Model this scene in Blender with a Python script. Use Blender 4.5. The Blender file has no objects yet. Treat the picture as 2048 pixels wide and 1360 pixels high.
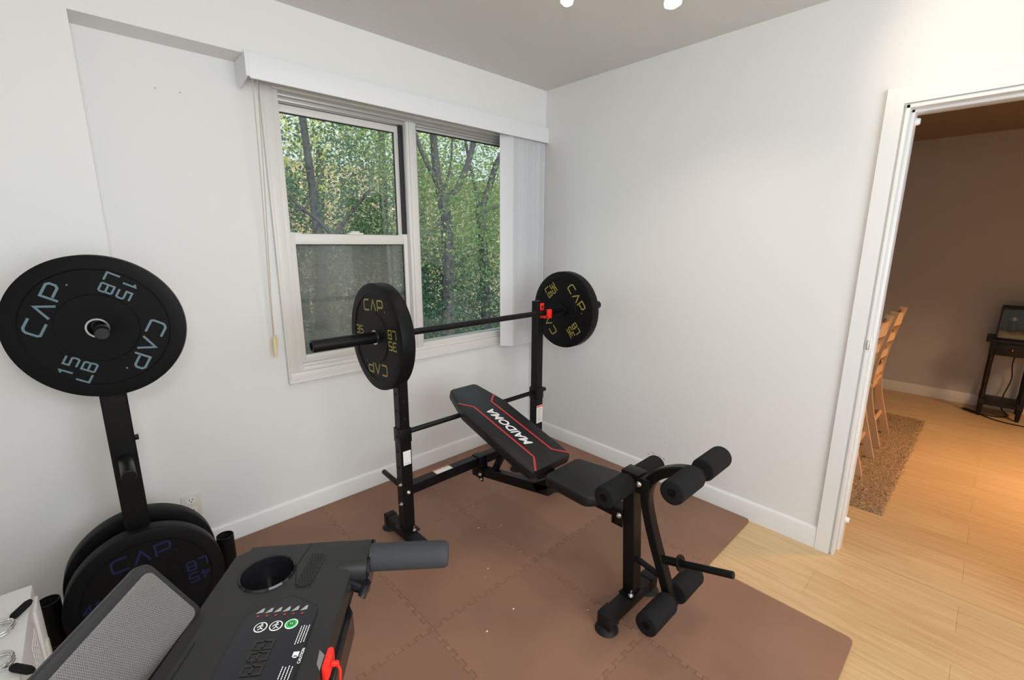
import bpy, bmesh, math, random
from mathutils import Vector, Matrix, Euler
random.seed(7)
R = math.radians
scene = bpy.context.scene
col = scene.collection
# ------------------------------------------------------------------ camera, sky, lights, exposure
CAM = Vector((-2.4366, -2.40461, 1.45548))
RR = ((0.72964692, -0.68381441, 0.00363708), (0.14060336, 0.15522812, 0.97782152), (0.66921302, 0.71295308, -0.20940832))
cd = bpy.data.cameras.new('camera'); cam = bpy.data.objects.new('camera', cd); col.objects.link(cam)
cd.sensor_width = 36; cd.lens = 36*907.7157/2048; cd.clip_start = 0.02; cd.clip_end = 200
M = Matrix.Identity(4)
for i in range(3):
    M[i][0] = RR[0][i]; M[i][1] = RR[1][i]; M[i][2] = -RR[2][i]; M[i][3] = CAM[i]
cam.matrix_world = M
scene.camera = cam
w = bpy.data.worlds.new('sky'); scene.world = w; w.use_nodes = True
bgn = w.node_tree.nodes['Background']; bgn.inputs[0].default_value = (0.78, 0.88, 1.0, 1); bgn.inputs[1].default_value = 1.1
vs = scene.view_settings
vs.view_transform = 'Standard'; vs.look = 'None'; vs.gamma = 1.0; vs.use_curve_mapping = False
vs.exposure = 0.13

def light(name, kind, loc, energy, colr, target=None, **kw):
    l = bpy.data.lights.new(name, kind); l.energy = energy; l.color = colr
    for k, v in kw.items(): setattr(l, k, v)
    o = bpy.data.objects.new(name, l); col.objects.link(o); o.location = loc
    if target is not None:
        o.rotation_euler = (Vector(target)-Vector(loc)).to_track_quat('-Z', 'Y').to_euler()
    return o
# low sun over the building's roof, catching the upper crowns outside
light('sun', 'SUN', (0, -5, 12), 4.5, (1.0, 0.86, 0.6), (2.2, 3.0, 5.5), angle=R(1.5))
# the photographer's flash and its spill
light('camera_flash', 'AREA', (-2.46, -2.46, 1.70), 7.0, (1.0, 0.97, 0.93), (-0.75, -0.55, 1.15), size=0.25)
# added soft fill light behind the photographer, standing in for daylight
light('soft_fill_behind', 'AREA', (-1.75, -4.02, 1.55), 56.0, (0.87, 0.94, 1.0), (-1.3, 0.0, 1.2), shape='RECTANGLE', size=2.2, size_y=1.5)
light('dining_lamp', 'AREA', (1.75, -3.7, 1.9), 24.0, (1.0, 0.62, 0.35), (1.5, -2.7, 0.0), size=0.5, spread=R(110))

# ------------------------------------------------------------------ helpers
def at(px, py, ax, val):
    v = Vector(((px-1024)/907.7157, -(py-680)/907.7157, 1.0))
    d = Vector([RR[0][i]*v[0]+RR[1][i]*v[1]+RR[2][i]*v[2] for i in range(3)])
    t = (val-CAM[ax])/d[ax]
    return CAM+d*t

def pset(b, **kw):
    for k, v in kw.items():
        n = k.replace('_', ' ')
        for cand in (n, n.title(), n.capitalize()):
            if cand in b.inputs: b.inputs[cand].default_value = v; break
def mat(name, c, rough=0.5, metal=0.0, spec=0.5, emit=None, es=1.0, bump=None, var=None, coat=0.0):
    m = bpy.data.materials.new(name); m.use_nodes = True; nt = m.node_tree; b = nt.nodes['Principled BSDF']
    b.inputs['Base Color'].default_value = (*c, 1); b.inputs['Roughness'].default_value = rough
    b.inputs['Metallic'].default_value = metal; b.inputs['Specular IOR Level'].default_value = spec
    b.inputs['Coat Weight'].default_value = coat
    if emit: b.inputs['Emission Color'].default_value = (*emit, 1); b.inputs['Emission Strength'].default_value = es
    tc = nt.nodes.new('ShaderNodeTexCoord')
    if bump:
        sc, st, kind = bump
        if kind == 'noise':
            t = nt.nodes.new('ShaderNodeTexNoise'); t.inputs['Scale'].default_value = sc; t.inputs['Detail'].default_value = 3; out = t.outputs[0]
        elif kind == 'voronoi':
            t = nt.nodes.new('ShaderNodeTexVoronoi'); t.inputs['Scale'].default_value = sc; out = t.outputs[0]
        nt.links.new(tc.outputs['Object'], t.inputs['Vector'])
        bp = nt.nodes.new('ShaderNodeBump'); bp.inputs['Strength'].default_value = st; bp.inputs['Distance'].default_value = 0.004
        nt.links.new(out, bp.inputs['Height']); nt.links.new(bp.outputs[0], b.inputs['Normal'])
    if var:
        sc, amt = var
        t = nt.nodes.new('ShaderNodeTexNoise'); t.inputs['Scale'].default_value = sc; t.inputs['Detail'].default_value = 4
        nt.links.new(tc.outputs['Object'], t.inputs['Vector'])
        mx = nt.nodes.new('ShaderNodeMix'); mx.data_type = 'RGBA'
        mx.inputs[6].default_value = (*[x*(1-amt) for x in c], 1); mx.inputs[7].default_value = (*[min(1, x*(1+amt)) for x in c], 1)
        nt.links.new(t.outputs[0], mx.inputs[0]); nt.links.new(mx.outputs[2], b.inputs['Base Color'])
    return m

m_wall = mat('wall_paint', (0.80, 0.80, 0.79), 0.55, bump=(60, 0.06, 'noise'), var=(1.2, 0.02))
m_ceil = mat('ceiling_paint', (0.70, 0.69, 0.665), 0.8, bump=(60, 0.06, 'noise'))
m_trim = mat('white_trim_paint', (0.82, 0.82, 0.81), 0.35)
m_win = mat('window_enamel', (0.76, 0.745, 0.71), 0.38)
m_win2 = mat('window_track_aluminium', (0.50, 0.49, 0.47), 0.4, 0.3)
m_blackgap = mat('black_gasket', (0.012, 0.012, 0.014), 0.5)
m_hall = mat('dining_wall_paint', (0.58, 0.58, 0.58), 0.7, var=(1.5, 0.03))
m_steel = mat('black_powder_coat', (0.0045, 0.0045, 0.005), 0.38, 0.0, 0.22, bump=(900, 0.05, 'noise'))
m_hole = mat('hole_black', (0.002, 0.002, 0.002), 0.9)
m_rub = mat('black_rubber', (0.0045, 0.0045, 0.005), 0.5, 0.0, 0.14, bump=(140, 0.05, 'noise'), var=(12, 0.15))
m_rubband = mat('rubber_inner_band', (0.010, 0.010, 0.011), 0.55, 0.0, 0.25)
m_ring = mat('steel_ring', (0.55, 0.55, 0.55), 0.3, 1.0)
m_chrome = mat('zinc_bolt', (0.75, 0.75, 0.75), 0.22, 1.0)
m_foam = mat('black_foam', (0.011, 0.011, 0.012), 0.85, 0.0, 0.2, bump=(700, 0.35, 'noise'))
m_gripf = mat('grey_foam_grip', (0.030, 0.032, 0.037), 0.75, 0.0, 0.4, bump=(500, 0.3, 'noise'))
m_vinyl = mat('black_vinyl', (0.009, 0.009, 0.0105), 0.42, 0.0, 0.35, bump=(1100, 0.12, 'voronoi'))
m_red = mat('red_plastic', (0.80, 0.02, 0.012), 0.35)
m_redprint = mat('red_stripe_print', (0.50, 0.035, 0.035), 0.45)
m_whiteprint = mat('white_print', (0.85, 0.85, 0.85), 0.5)
m_yel = mat('ochre_print', (0.36, 0.30, 0.05), 0.5)
m_grn = mat('grey_green_print', (0.12, 0.19, 0.22), 0.5)
m_blu = mat('dark_blue_print', (0.014, 0.018, 0.075), 0.5, 0.0, 0.2)
m_label = mat('paper_label', (0.8, 0.8, 0.78), 0.5)
m_orange = mat('orange_print', (0.8, 0.16, 0.05), 0.5)
m_greyprint = mat('grey_print', (0.25, 0.25, 0.25), 0.6)
m_cons = mat('console_plastic', (0.017, 0.017, 0.018), 0.42, 0.0, 0.4, bump=(900, 0.12, 'noise'), var=(9, 0.15))
m_gloss = mat('glossy_black_plastic', (0.009, 0.009, 0.011), 0.12)
m_panel = mat('display_film', (0.012, 0.013, 0.018), 0.22)
m_ghost = mat('unlit_digits', (0.020, 0.019, 0.016), 0.35)
m_icon = mat('icon_grey', (0.35, 0.36, 0.35), 0.5)
m_led = mat('led_red', (0.35, 0.02, 0.02), 0.3)
m_greenb = mat('green_button', (0.02, 0.45, 0.08), 0.3)
m_dgreen = mat('dark_green_button', (0.01, 0.12, 0.03), 0.3)
m_box = mat('white_cabinet_laminate', (0.86, 0.86, 0.85), 0.45, bump=(30, 0.15, 'noise'))
m_outlet = mat('outlet_plastic', (0.72, 0.70, 0.62), 0.35)
m_outlet2 = mat('outlet_face', (0.85, 0.84, 0.82), 0.35)
m_vane = mat('blind_vane_pvc', (0.83, 0.84, 0.86), 0.5)
m_cord = mat('blind_cord', (0.55, 0.50, 0.38), 0.7)
m_tassel = mat('cream_tassel', (0.80, 0.68, 0.40), 0.5)
m_dust = mat('plaster_grey', (0.52, 0.52, 0.52), 0.8)
m_speck = mat('crumb_white', (0.9, 0.88, 0.8), 0.6)
m_pine = mat('pale_oak', (0.62, 0.40, 0.22), 0.5, var=(14, 0.15))
m_blackwood = mat('black_painted_wood', (0.010, 0.010, 0.012), 0.45, 0.0, 0.35)
m_darktable = mat('dark_walnut', (0.04, 0.02, 0.015), 0.35)
m_brass = mat('dark_brass', (0.35, 0.25, 0.16), 0.3, 1.0)
m_bedding = mat('straw_bedding', (0.55, 0.42, 0.24), 0.9, bump=(60, 0.6, 'noise'), var=(50, 0.4))
m_bark = mat('tree_bark', (0.05, 0.052, 0.065), 0.9, bump=(14, 0.8, 'noise'), var=(6, 0.3))
m_bulb = mat('frosted_lamp_glass', (0.9, 0.88, 0.75), 0.3, emit=(1.0, 0.93, 0.66), es=2.6)
m_track = mat('track_white', (0.75, 0.74, 0.7), 0.4)

def m_floorwood():
    m = bpy.data.materials.new('maple_laminate'); m.use_nodes = True; nt = m.node_tree; b = nt.nodes['Principled BSDF']; N = nt.nodes.new; L = nt.links.new
    tc = N('ShaderNodeTexCoord'); mp = N('ShaderNodeMapping'); L(tc.outputs['Object'], mp.inputs[0]); mp.inputs['Rotation'].default_value = (0, 0, R(90))
    br = N('ShaderNodeTexBrick'); br.offset = 0.37; br.inputs['Scale'].default_value = 1.0; br.inputs['Brick Width'].default_value = 1.25; br.inputs['Row Height'].default_value = 0.195
    br.inputs['Mortar Size'].default_value = 0.0009; br.inputs['Mortar Smooth'].default_value = 0.2
    br.inputs['Color1'].default_value = (0.70, 0.49, 0.265, 1); br.inputs['Color2'].default_value = (0.645, 0.44, 0.23, 1); br.inputs['Mortar'].default_value = (0.42, 0.27, 0.13, 1)
    L(mp.outputs[0], br.inputs['Vector'])
    mp2 = N('ShaderNodeMapping'); L(tc.outputs['Object'], mp2.inputs[0]); mp2.inputs['Scale'].default_value = (38, 2.2, 1)
    n = N('ShaderNodeTexNoise'); n.inputs['Scale'].default_value = 1.6; n.inputs['Detail'].default_value = 6; n.inputs['Distortion'].default_value = 0.6; L(mp2.outputs[0], n.inputs['Vector'])
    rp = N('ShaderNodeValToRGB'); rp.color_ramp.elements[0].position = 0.35; rp.color_ramp.elements[0].color = (0.80, 0.76, 0.70, 1); rp.color_ramp.elements[1].position = 0.62; rp.color_ramp.elements[1].color = (1, 1, 1, 1)
    L(n.outputs[0], rp.inputs[0])
    mx = N('ShaderNodeMix'); mx.data_type = 'RGBA'; mx.blend_type = 'MULTIPLY'; mx.inputs[0].default_value = 0.75; L(br.outputs[0], mx.inputs[6]); L(rp.outputs[0], mx.inputs[7])
    L(mx.outputs[2], b.inputs['Base Color']); b.inputs['Roughness'].default_value = 0.36; b.inputs['Specular IOR Level'].default_value = 0.45
    return m
m_floor = m_floorwood()

def m_mat():
    m = bpy.data.materials.new('brown_eva_foam'); m.use_nodes = True; nt = m.node_tree; b = nt.nodes['Principled BSDF']; N = nt.nodes.new; L = nt.links.new
    tc = N('ShaderNodeTexCoord')
    n = N('ShaderNodeTexNoise'); n.inputs['Scale'].default_value = 2.2; n.inputs['Detail'].default_value = 5; L(tc.outputs['Object'], n.inputs['Vector'])
    rp = N('ShaderNodeValToRGB'); rp.color_ramp.elements[0].position = 0.3; rp.color_ramp.elements[0].color = (0.225, 0.120, 0.078, 1); rp.color_ramp.elements[1].position = 0.7; rp.color_ramp.elements[1].color = (0.30, 0.160, 0.102, 1)
    L(n.outputs[0], rp.inputs[0])
    oi = N('ShaderNodeObjectInfo'); mr = N('ShaderNodeMapRange'); mr.inputs[3].default_value = 0.93; mr.inputs[4].default_value = 1.07; L(oi.outputs['Random'], mr.inputs[0])
    hv = N('ShaderNodeHueSaturation'); L(rp.outputs[0], hv.inputs['Color']); L(mr.outputs[0], hv.inputs['Value'])
    L(hv.outputs[0], b.inputs['Base Color'])
    # fine woven relief
    mp = N('ShaderNodeMapping'); mp.inputs['Scale'].default_value = (190, 190, 1); mp.inputs['Rotation'].default_value = (0, 0, R(45)); L(tc.outputs['Object'], mp.inputs[0])
    ch = N('ShaderNodeTexChecker'); ch.inputs['Scale'].default_value = 1.0; L(mp.outputs[0], ch.inputs[0])
    bp = N('ShaderNodeBump'); bp.inputs['Strength'].default_value = 0.35; bp.inputs['Distance'].default_value = 0.0008; L(ch.outputs[1], bp.inputs['Height']); L(bp.outputs[0], b.inputs['Normal'])
    b.inputs['Roughness'].default_value = 0.6; b.inputs['Specular IOR Level'].default_value = 0.4
    return m
m_foamtile = m_mat()

def m_meshfab():
    m = bpy.data.materials.new('grey_mesh_fabric'); m.use_nodes = True; nt = m.node_tree; b = nt.nodes['Principled BSDF']; N = nt.nodes.new; L = nt.links.new
    tc = N('ShaderNodeTexCoord'); mp = N('ShaderNodeMapping'); mp.inputs['Scale'].default_value = (620, 620, 620); L(tc.outputs['Object'], mp.inputs[0])
    v = N('ShaderNodeTexVoronoi'); v.inputs['Scale'].default_value = 1.0; v.inputs['Randomness'].default_value = 0.15; L(mp.outputs[0], v.inputs['Vector'])
    rp = N('ShaderNodeValToRGB'); rp.color_ramp.elements[0].position = 0.2; rp.color_ramp.elements[0].color = (0.03, 0.029, 0.028, 1); rp.color_ramp.elements[1].position = 0.55; rp.color_ramp.elements[1].color = (0.155, 0.147, 0.14, 1)
    L(v.outputs[0], rp.inputs[0]); L(rp.outputs[0], b.inputs['Base Color']); b.inputs['Roughness'].default_value = 0.7
    return m
m_meshf = m_meshfab()

def m_glassmat(name, tint=(0.93, 0.96, 0.95), ior=1.45):
    m = bpy.data.materials.new(name); m.use_nodes = True; nt = m.node_tree; nt.nodes.clear(); N = nt.nodes.new; L = nt.links.new
    o = N('ShaderNodeOutputMaterial'); t = N('ShaderNodeBsdfTransparent'); t.inputs[0].default_value = (*tint, 1); g = N('ShaderNodeBsdfGlossy'); g.inputs['Roughness'].default_value = 0.01
    f = N('ShaderNodeFresnel'); ge = N('ShaderNodeNewGeometry'); mr = N('ShaderNodeMapRange'); mr.inputs[3].default_value = ior; mr.inputs[4].default_value = 1/ior; L(ge.outputs['Backfacing'], mr.inputs[0]); L(mr.outputs[0], f.inputs[0]); mx = N('ShaderNodeMixShader'); L(f.outputs[0], mx.inputs[0]); L(t.outputs[0], mx.inputs[1]); L(g.outputs[0], mx.inputs[2]); L(mx.outputs[0], o.inputs[0])
    return m
m_glass = m_glassmat('window_glass', ior=1.5)
m_tank = m_glassmat('tank_glass', (0.8, 0.82, 0.82))
def m_screenmat():
    m = bpy.data.materials.new('insect_screen_mesh'); m.use_nodes = True; nt = m.node_tree; nt.nodes.clear(); N = nt.nodes.new; L = nt.links.new
    o = N('ShaderNodeOutputMaterial'); t = N('ShaderNodeBsdfTransparent'); d = N('ShaderNodeBsdfDiffuse'); d.inputs[0].default_value = (0.30, 0.29, 0.27, 1)
    tc = N('ShaderNodeTexCoord'); n = N('ShaderNodeTexNoise'); n.inputs['Scale'].default_value = 160; n.inputs['Detail'].default_value = 1; L(tc.outputs['Object'], n.inputs['Vector'])
    mr = N('ShaderNodeMapRange'); mr.inputs[1].default_value = 0.3; mr.inputs[2].default_value = 0.7; mr.inputs[3].default_value = 0.42; mr.inputs[4].default_value = 0.70; L(n.outputs[0], mr.inputs[0])
    mx = N('ShaderNodeMixShader'); L(mr.outputs[0], mx.inputs[0]); L(t.outputs[0], mx.inputs[1]); L(d.outputs[0], mx.inputs[2]); L(mx.outputs[0], o.inputs[0])
    return m
m_screen = m_screenmat()
def m_leafmat(name, c1, c2, tr):
    m = bpy.data.materials.new(name); m.use_nodes = True; nt = m.node_tree; nt.nodes.clear(); N = nt.nodes.new; L = nt.links.new
    o = N('ShaderNodeOutputMaterial'); tc = N('ShaderNodeTexCoord'); n = N('ShaderNodeTexNoise'); n.inputs['Scale'].default_value = 1.8; n.inputs['Detail'].default_value = 5; L(tc.outputs['Object'], n.inputs['Vector'])
    rp = N('ShaderNodeValToRGB'); rp.color_ramp.elements[0].position = 0.35; rp.color_ramp.elements[0].color = (*c1, 1); rp.color_ramp.elements[1].position = 0.65; rp.color_ramp.elements[1].color = (*c2, 1); L(n.outputs[0], rp.inputs[0])
    d = N('ShaderNodeBsdfPrincipled'); d.inputs['Roughness'].default_value = 0.4; L(rp.outputs[0], d.inputs['Base Color'])
    t = N('ShaderNodeBsdfTranslucent'); t.inputs[0].default_value = (*tr, 1); mx = N('ShaderNodeMixShader'); mx.inputs[0].default_value = 0.38; L(d.outputs[0], mx.inputs[1]); L(t.outputs[0], mx.inputs[2]); L(mx.outputs[0], o.inputs[0])
    return m
m_leaf = [m_leafmat('leaf_mid_green', (0.06, 0.12, 0.055), (0.20, 0.31, 0.13), (0.40, 0.55, 0.18)),
          m_leafmat('leaf_yellow_green', (0.18, 0.27, 0.09), (0.58, 0.62, 0.22), (0.85, 0.88, 0.30)),
          m_leafmat('leaf_blue_green', (0.016, 0.045, 0.034), (0.09, 0.18, 0.12), (0.12, 0.27, 0.16))]
def m_brickmat():
    m = bpy.data.materials.new('pink_brick'); m.use_nodes = True; nt = m.node_tree; b = nt.nodes['Principled BSDF']; N = nt.nodes.new; L = nt.links.new
    tc = N('ShaderNodeTexCoord'); mp = N('ShaderNodeMapping'); mp.inputs['Rotation'].default_value = (R(90), 0, 0); L(tc.outputs['Object'], mp.inputs[0])
    br = N('ShaderNodeTexBrick'); br.inputs['Scale'].default_value = 1.0; br.inputs['Brick Width'].default_value = 0.24; br.inputs['Row Height'].default_value = 0.085; br.inputs['Mortar Size'].default_value = 0.012
    br.inputs['Color1'].default_value = (0.34, 0.21, 0.18, 1); br.inputs['Color2'].default_value = (0.28, 0.17, 0.15, 1); br.inputs['Mortar'].default_value = (0.6, 0.55, 0.5, 1)
    L(mp.outputs[0], br.inputs['Vector']); L(br.outputs[0], b.inputs['Base Color']); b.inputs['Roughness'].default_value = 0.9
    return m
m_brick = m_brickmat()
def m_rugmat():
    m = bpy.data.materials.new('shag_pile'); m.use_nodes = True; nt = m.node_tree; b = nt.nodes['Principled BSDF']; N = nt.nodes.new; L = nt.links.new
    tc = N('ShaderNodeTexCoord'); n = N('ShaderNodeTexNoise'); n.inputs['Scale'].default_value = 110; n.inputs['Detail'].default_value = 4; L(tc.outputs['Object'], n.inputs['Vector'])
    rp = N('ShaderNodeValToRGB'); rp.color_ramp.elements[0].position = 0.35; rp.color_ramp.elements[0].color = (0.16, 0.10, 0.055, 1); rp.color_ramp.elements[1].position = 0.68; rp.color_ramp.elements[1].color = (0.52, 0.36, 0.20, 1)
    L(n.outputs[0], rp.inputs[0]); L(rp.outputs[0], b.inputs['Base Color']); b.inputs['Roughness'].default_value = 0.95
    return m
m_rug = m_rugmat()

def roundpoly(pts, rad, seg=5):
    out = []; n = len(pts)
    for i in range(n):
        p = Vector(pts[i]); a = Vector(pts[i-1]); c = Vector(pts[(i+1) % n]); r = rad[i] if isinstance(rad, (list, tuple)) else rad
        if r <= 0: out.append(tuple(p)); continue
        d1 = (a-p).normalized(); d2 = (c-p).normalized(); ang = d1.angle(d2); t = min(r/math.tan(ang/2), (a-p).length*0.49, (c-p).length*0.49); r = t*math.tan(ang/2)
        cc = p+(d1+d2).normalized()*(r/math.sin(ang/2))
        s = p+d1*t-cc; e = p+d2*t-cc
        a0 = math.atan2(s[1], s[0]); a1 = math.atan2(e[1], e[0]); da = (a1-a0+math.pi) % (2*math.pi)-math.pi
        for k in range(seg+1):
            th = a0+da*k/seg; out.append((cc[0]+r*math.cos(th), cc[1]+r*math.sin(th)))
    return out
def circ(cx, cy, r, n=16, a0=0.0): return [(cx+r*math.cos(a0+2*math.pi*i/n), cy+r*math.sin(a0+2*math.pi*i/n)) for i in range(n)]

class MB:
    def __init__(s): s.bm = bmesh.new(); s.mats = []
    def _mi(s, m):
        if m not in s.mats: s.mats.append(m)
        return s.mats.index(m)
    def _fin(s, faces, m):
        i = s._mi(m)
        for f in faces: f.material_index = i; f.smooth = True
    def mark(s): return len(s.bm.faces)
    def _new(s, k, m):
        s.bm.faces.ensure_lookup_table(); s._fin(s.bm.faces[k:], m); return s
    def box(s, lo, hi, m, bev=0.0, seg=2, mx=None):
        k = s.mark(); c = [(lo[i]+hi[i])/2 for i in range(3)]; d = [abs(hi[i]-lo[i]) for i in range(3)]
        T = Matrix.Translation(c) @ Matrix.Diagonal((*d, 1))
        if mx is not None: T = mx @ T
        r = bmesh.ops.create_cube(s.bm, size=1, matrix=T)
        if bev > 0:
            es = set(e for v in r['verts'] for e in v.link_edges)
            bmesh.ops.bevel(s.bm, geom=list(es), offset=bev, segments=seg, affect='EDGES', profile=0.5)
            s.bm.faces.ensure_lookup_table()
            i = s._mi(m)
            for f in s.bm.faces:
                if f.index == -1: pass
            s.bm.faces.index_update()
            # bevel rebuilds faces: mark all faces without tag
            for f in s.bm.faces:
                if not f.tag: f.material_index = i; f.smooth = False
        else:
            for f in set(f for v in r['verts'] for f in v.link_faces): f.material_index = s._mi(m); f.smooth = False
        for f in s.bm.faces: f.tag = True
        return s
    def _add(s, verts, faces, m):
        vs_ = [s.bm.verts.new(v) for v in verts]; i = s._mi(m)
        for f in faces:
            try: fc = s.bm.faces.new([vs_[j] for j in f])
            except ValueError: continue
            fc.material_index = i; fc.smooth = len(f) < 5; fc.tag = True
        return s
    def prism(s, poly, h, m, mx=None, z0=0.0, bev=0.0):
        mx = mx or Matrix.Identity(4); n = len(poly)
        ar = sum(poly[i][0]*poly[(i+1) % n][1]-poly[(i+1) % n][0]*poly[i][1] for i in range(n))
        if ar < 0: poly = poly[::-1]
        if bev > 0:
            def inset(p, d):
                out = []
                for i in range(n):
                    a = Vector(p[i-1]); b = Vector(p[i]); c = Vector(p[(i+1) % n])
                    e1 = (b-a); e2 = (c-b)
                    if e1.length < 1e-9 or e2.length < 1e-9: out.append(tuple(b)); continue
                    n1 = Vector((-e1[1], e1[0])).normalized(); n2 = Vector((-e2[1], e2[0])).normalized(); nn = n1+n2
                    if nn.length < 1e-6: nn = n1
                    nn.normalize(); k = d/max(0.4, nn.dot(n1)); out.append((b[0]+nn[0]*k, b[1]+nn[1]*k))
                return out
            i1 = inset(poly, bev*0.3); i2 = inset(poly, bev)
            layers = [(i2, z0), (i1, z0+bev*0.3), (poly, z0+bev), (poly, z0+h-bev), (i1, z0+h-bev*0.3), (i2, z0+h)]
        else: layers = [(poly, z0), (poly, z0+h)]
        V = []; F = []
        for p, z in layers: V += [tuple(mx @ Vector((x, y, z))) for x, y in p]
        for k in range(len(layers)-1):
            for i in range(n): F.append((k*n+i, k*n+(i+1) % n, (k+1)*n+(i+1) % n, (k+1)*n+i))
        F.append(tuple(range(n-1, -1, -1))); F.append(tuple(range((len(layers)-1)*n, len(layers)*n)))
        return s._add(V, F, m)
    def lathe(s, prof, m, mx=None, seg=32, closed=False, caps=True):
        mx = mx or Matrix.Identity(4); V = []; F = []; n = len(prof)
        for i in range(seg):
            a = 2*math.pi*i/seg
            for r, z in prof: V.append(tuple(mx @ Vector((r*math.cos(a), r*math.sin(a), z))))
        for i in range(seg):
            j = (i+1) % seg
            for k in range(n-1 if not closed else n):
                k2 = (k+1) % n
                F.append((i*n+k, j*n+k, j*n+k2, i*n+k2))
        s._add(V, F, m)
        if not closed and caps:
            if prof[0][0] > 1e-6: s._add([V[i*n] for i in range(seg)][::-1], [tuple(range(seg))], m)
            if prof[-1][0] > 1e-6: s._add([V[i*n+n-1] for i in range(seg)], [tuple(range(seg))], m)
        return s
    def cyl(s, p0, p1, r, m, r1=None, seg=20, bev=0.0):
        p0 = Vector(p0); p1 = Vector(p1); L = (p1-p0).length; mx = frame(p0, p1-p0); r1 = r if r1 is None else r1
        if bev > 0: prof = [(r-bev, 0), (r-bev*0.3, bev*0.3), (r, bev), (r1, L-bev), (r1-bev*0.3, L-bev*0.3), (r1-bev, L)]
        else: prof = [(r, 0), (r1, L)]
        return s.lathe(prof, m, mx, seg)
    def pipe(s, p0, p1, r, ri, m, mi, depth, seg=24):
        """tube open at the p1 end"""
        p0 = Vector(p0); p1 = Vector(p1); L = (p1-p0).length; mx = frame(p0, p1-p0)
        s.lathe([(r, 0), (r, L), (ri, L), (ri, L-.006)], m, mx, seg, caps=False); s.lathe([(ri, L-0.006), (ri*0.98, L-depth), (0.0001, L-depth)], mi, mx, seg, caps=False)
        return s
    def sweep(s, path, sec, m, up=(0, 0, 1), closed=False, caps=True):
        path = [Vector(p) for p in path]; up = Vector(up); V = []; F = []; n = len(sec); L = len(path)
        for i, p in enumerate(path):
            if closed: t = path[(i+1) % L]-path[i-1]
            else: t = (path[min(i+1, L-1)]-path[max(i-1, 0)])
            t.normalize(); sx = t.cross(up)
            if sx.length < 1e-5: sx = t.cross(Vector((1, 0, 0.01)))
            sx.normalize(); sy = sx.cross(t).normalized()
            k = 1.0
            if 0 < i < L-1 or closed:
                a = (path[i]-path[i-1]).normalized(); k = 1.0/max(0.5, a.dot(t))
            for x, y in sec: V.append(tuple(p+sx*x*1+sy*y*(k if abs(t.dot(up)) < 2 else 1)))
        for i in range(L if closed else L-1):
            j = (i+1) % L
            for q in range(n): F.append((i*n+q, i*n+(q+1) % n, j*n+(q+1) % n, j*n+q))
        if caps and not closed: F.append(tuple(range(n-1, -1, -1))); F.append(tuple(range((L-1)*n, L*n)))
        return s._add(V, F, m)
    def tube(s, path, r, m, seg=10, up=(0, 0, 1), closed=False): return s.sweep(path, circ(0, 0, r, seg), m, up, closed)
    def beam(s, p0, p1, w, h, m, up=(0, 0, 1), c=0.003):
        a, b = w/2, h/2
        sec = [(-a+c, -b), (a-c, -b), (a, -b+c), (a, b-c), (a-c, b), (-a+c, b), (-a, b-c), (-a, -b+c)]
        return s.sweep([p0, p1], sec, m, up)
    def sphere(s, c, r, m, seg=12, sc=(1, 1, 1)):
        prof = [(max(1e-5, r*math.sin(math.pi*i/(seg//2))), -r*math.cos(math.pi*i/(seg//2))) for i in range(seg//2+1)]
        return s.lathe(prof, m, Matrix.Translation(c) @ Matrix.Diagonal((*sc, 1)), seg)
    def strokes(s, lines, wid, h, m, mx, sc=1.0, off=(0, 0)):
        """flat lettering strokes, each a list of 2d points, raised by h"""
        for ln in lines:
            P = [Vector((x*sc+off[0], y*sc+off[1])) for x, y in ln]; n = len(P); lft = []; rgt = []
            for i in range(n):
                a = (P[i]-P[max(0, i-1)]); b = (P[min(n-1, i+1)]-P[i])
                if i == 0: a = b
                if i == n-1: b = a
                a = a.normalized(); b = b.normalized(); n1 = Vector((-a[1], a[0])); n2 = Vector((-b[1], b[0])); nn = (n1+n2)
                nn = nn.normalized() if nn.length > 1e-6 else n1
                k = wid/2/max(0.5, nn.dot(n1)); lft.append(P[i]+nn*k); rgt.append(P[i]-nn*k)
            V = [tuple(mx @ Vector((q[0], q[1], h))) for q in lft+rgt]
            s._add(V, [(i, n+i, n+i+1, i+1) for i in range(n-1)], m)
        return s
    def mesh(s, name, origin=None):
        bmesh.ops.recalc_face_normals(s.bm, faces=[f for f in s.bm.faces])
        me = bpy.data.meshes.new(name); s.bm.to_mesh(me); s.bm.free()
        if origin is not None: me.transform(Matrix.Translation(-Vector(origin)))
        for m in s.mats: me.materials.append(m)
        me.set_sharp_from_angle(angle=R(38))
        return me
def frame(o, d):
    d = Vector(d).normalized(); q = d.to_track_quat('Z', 'Y'); return Matrix.Translation(o) @ q.to_matrix().to_4x4()

WLOC = {}
def thing(name, label, cat, loc=(0, 0, 0), rot=(0, 0, 0), group=None, kind=None):
    o = bpy.data.objects.new(name, None); col.objects.link(o); o.location = loc; o.rotation_euler = rot; o.empty_display_size = 0.05
    if label: o['label'] = label
    if cat: o['category'] = cat
    if group: o['group'] = group
    if kind: o['kind'] = kind
    WLOC[o.name] = Vector(loc); return o
def obj(name, mb, parent=None, label=None, local=False, origin=None, smooth=True):
    """world-space mesh (or local-space when local=True) linked as one object"""
    if parent is not None: org = None if local else WLOC[parent.name]
    else: org = origin
    me = mb.mesh(name, org); o = bpy.data.objects.new(name, me); col.objects.link(o)
    if parent is not None: o.parent = parent; WLOC[o.name] = WLOC[parent.name]
    else:
        if origin is not None: o.location = origin
        WLOC[o.name] = Vector(origin) if origin is not None else Vector((0, 0, 0))
    if label: o['label'] = label
    return o
def tag(o, label, cat, group=None, kind=None):
    o['label'] = label; o['category'] = cat
    if group: o['group'] = group
    if kind: o['kind'] = kind
    return o
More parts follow.
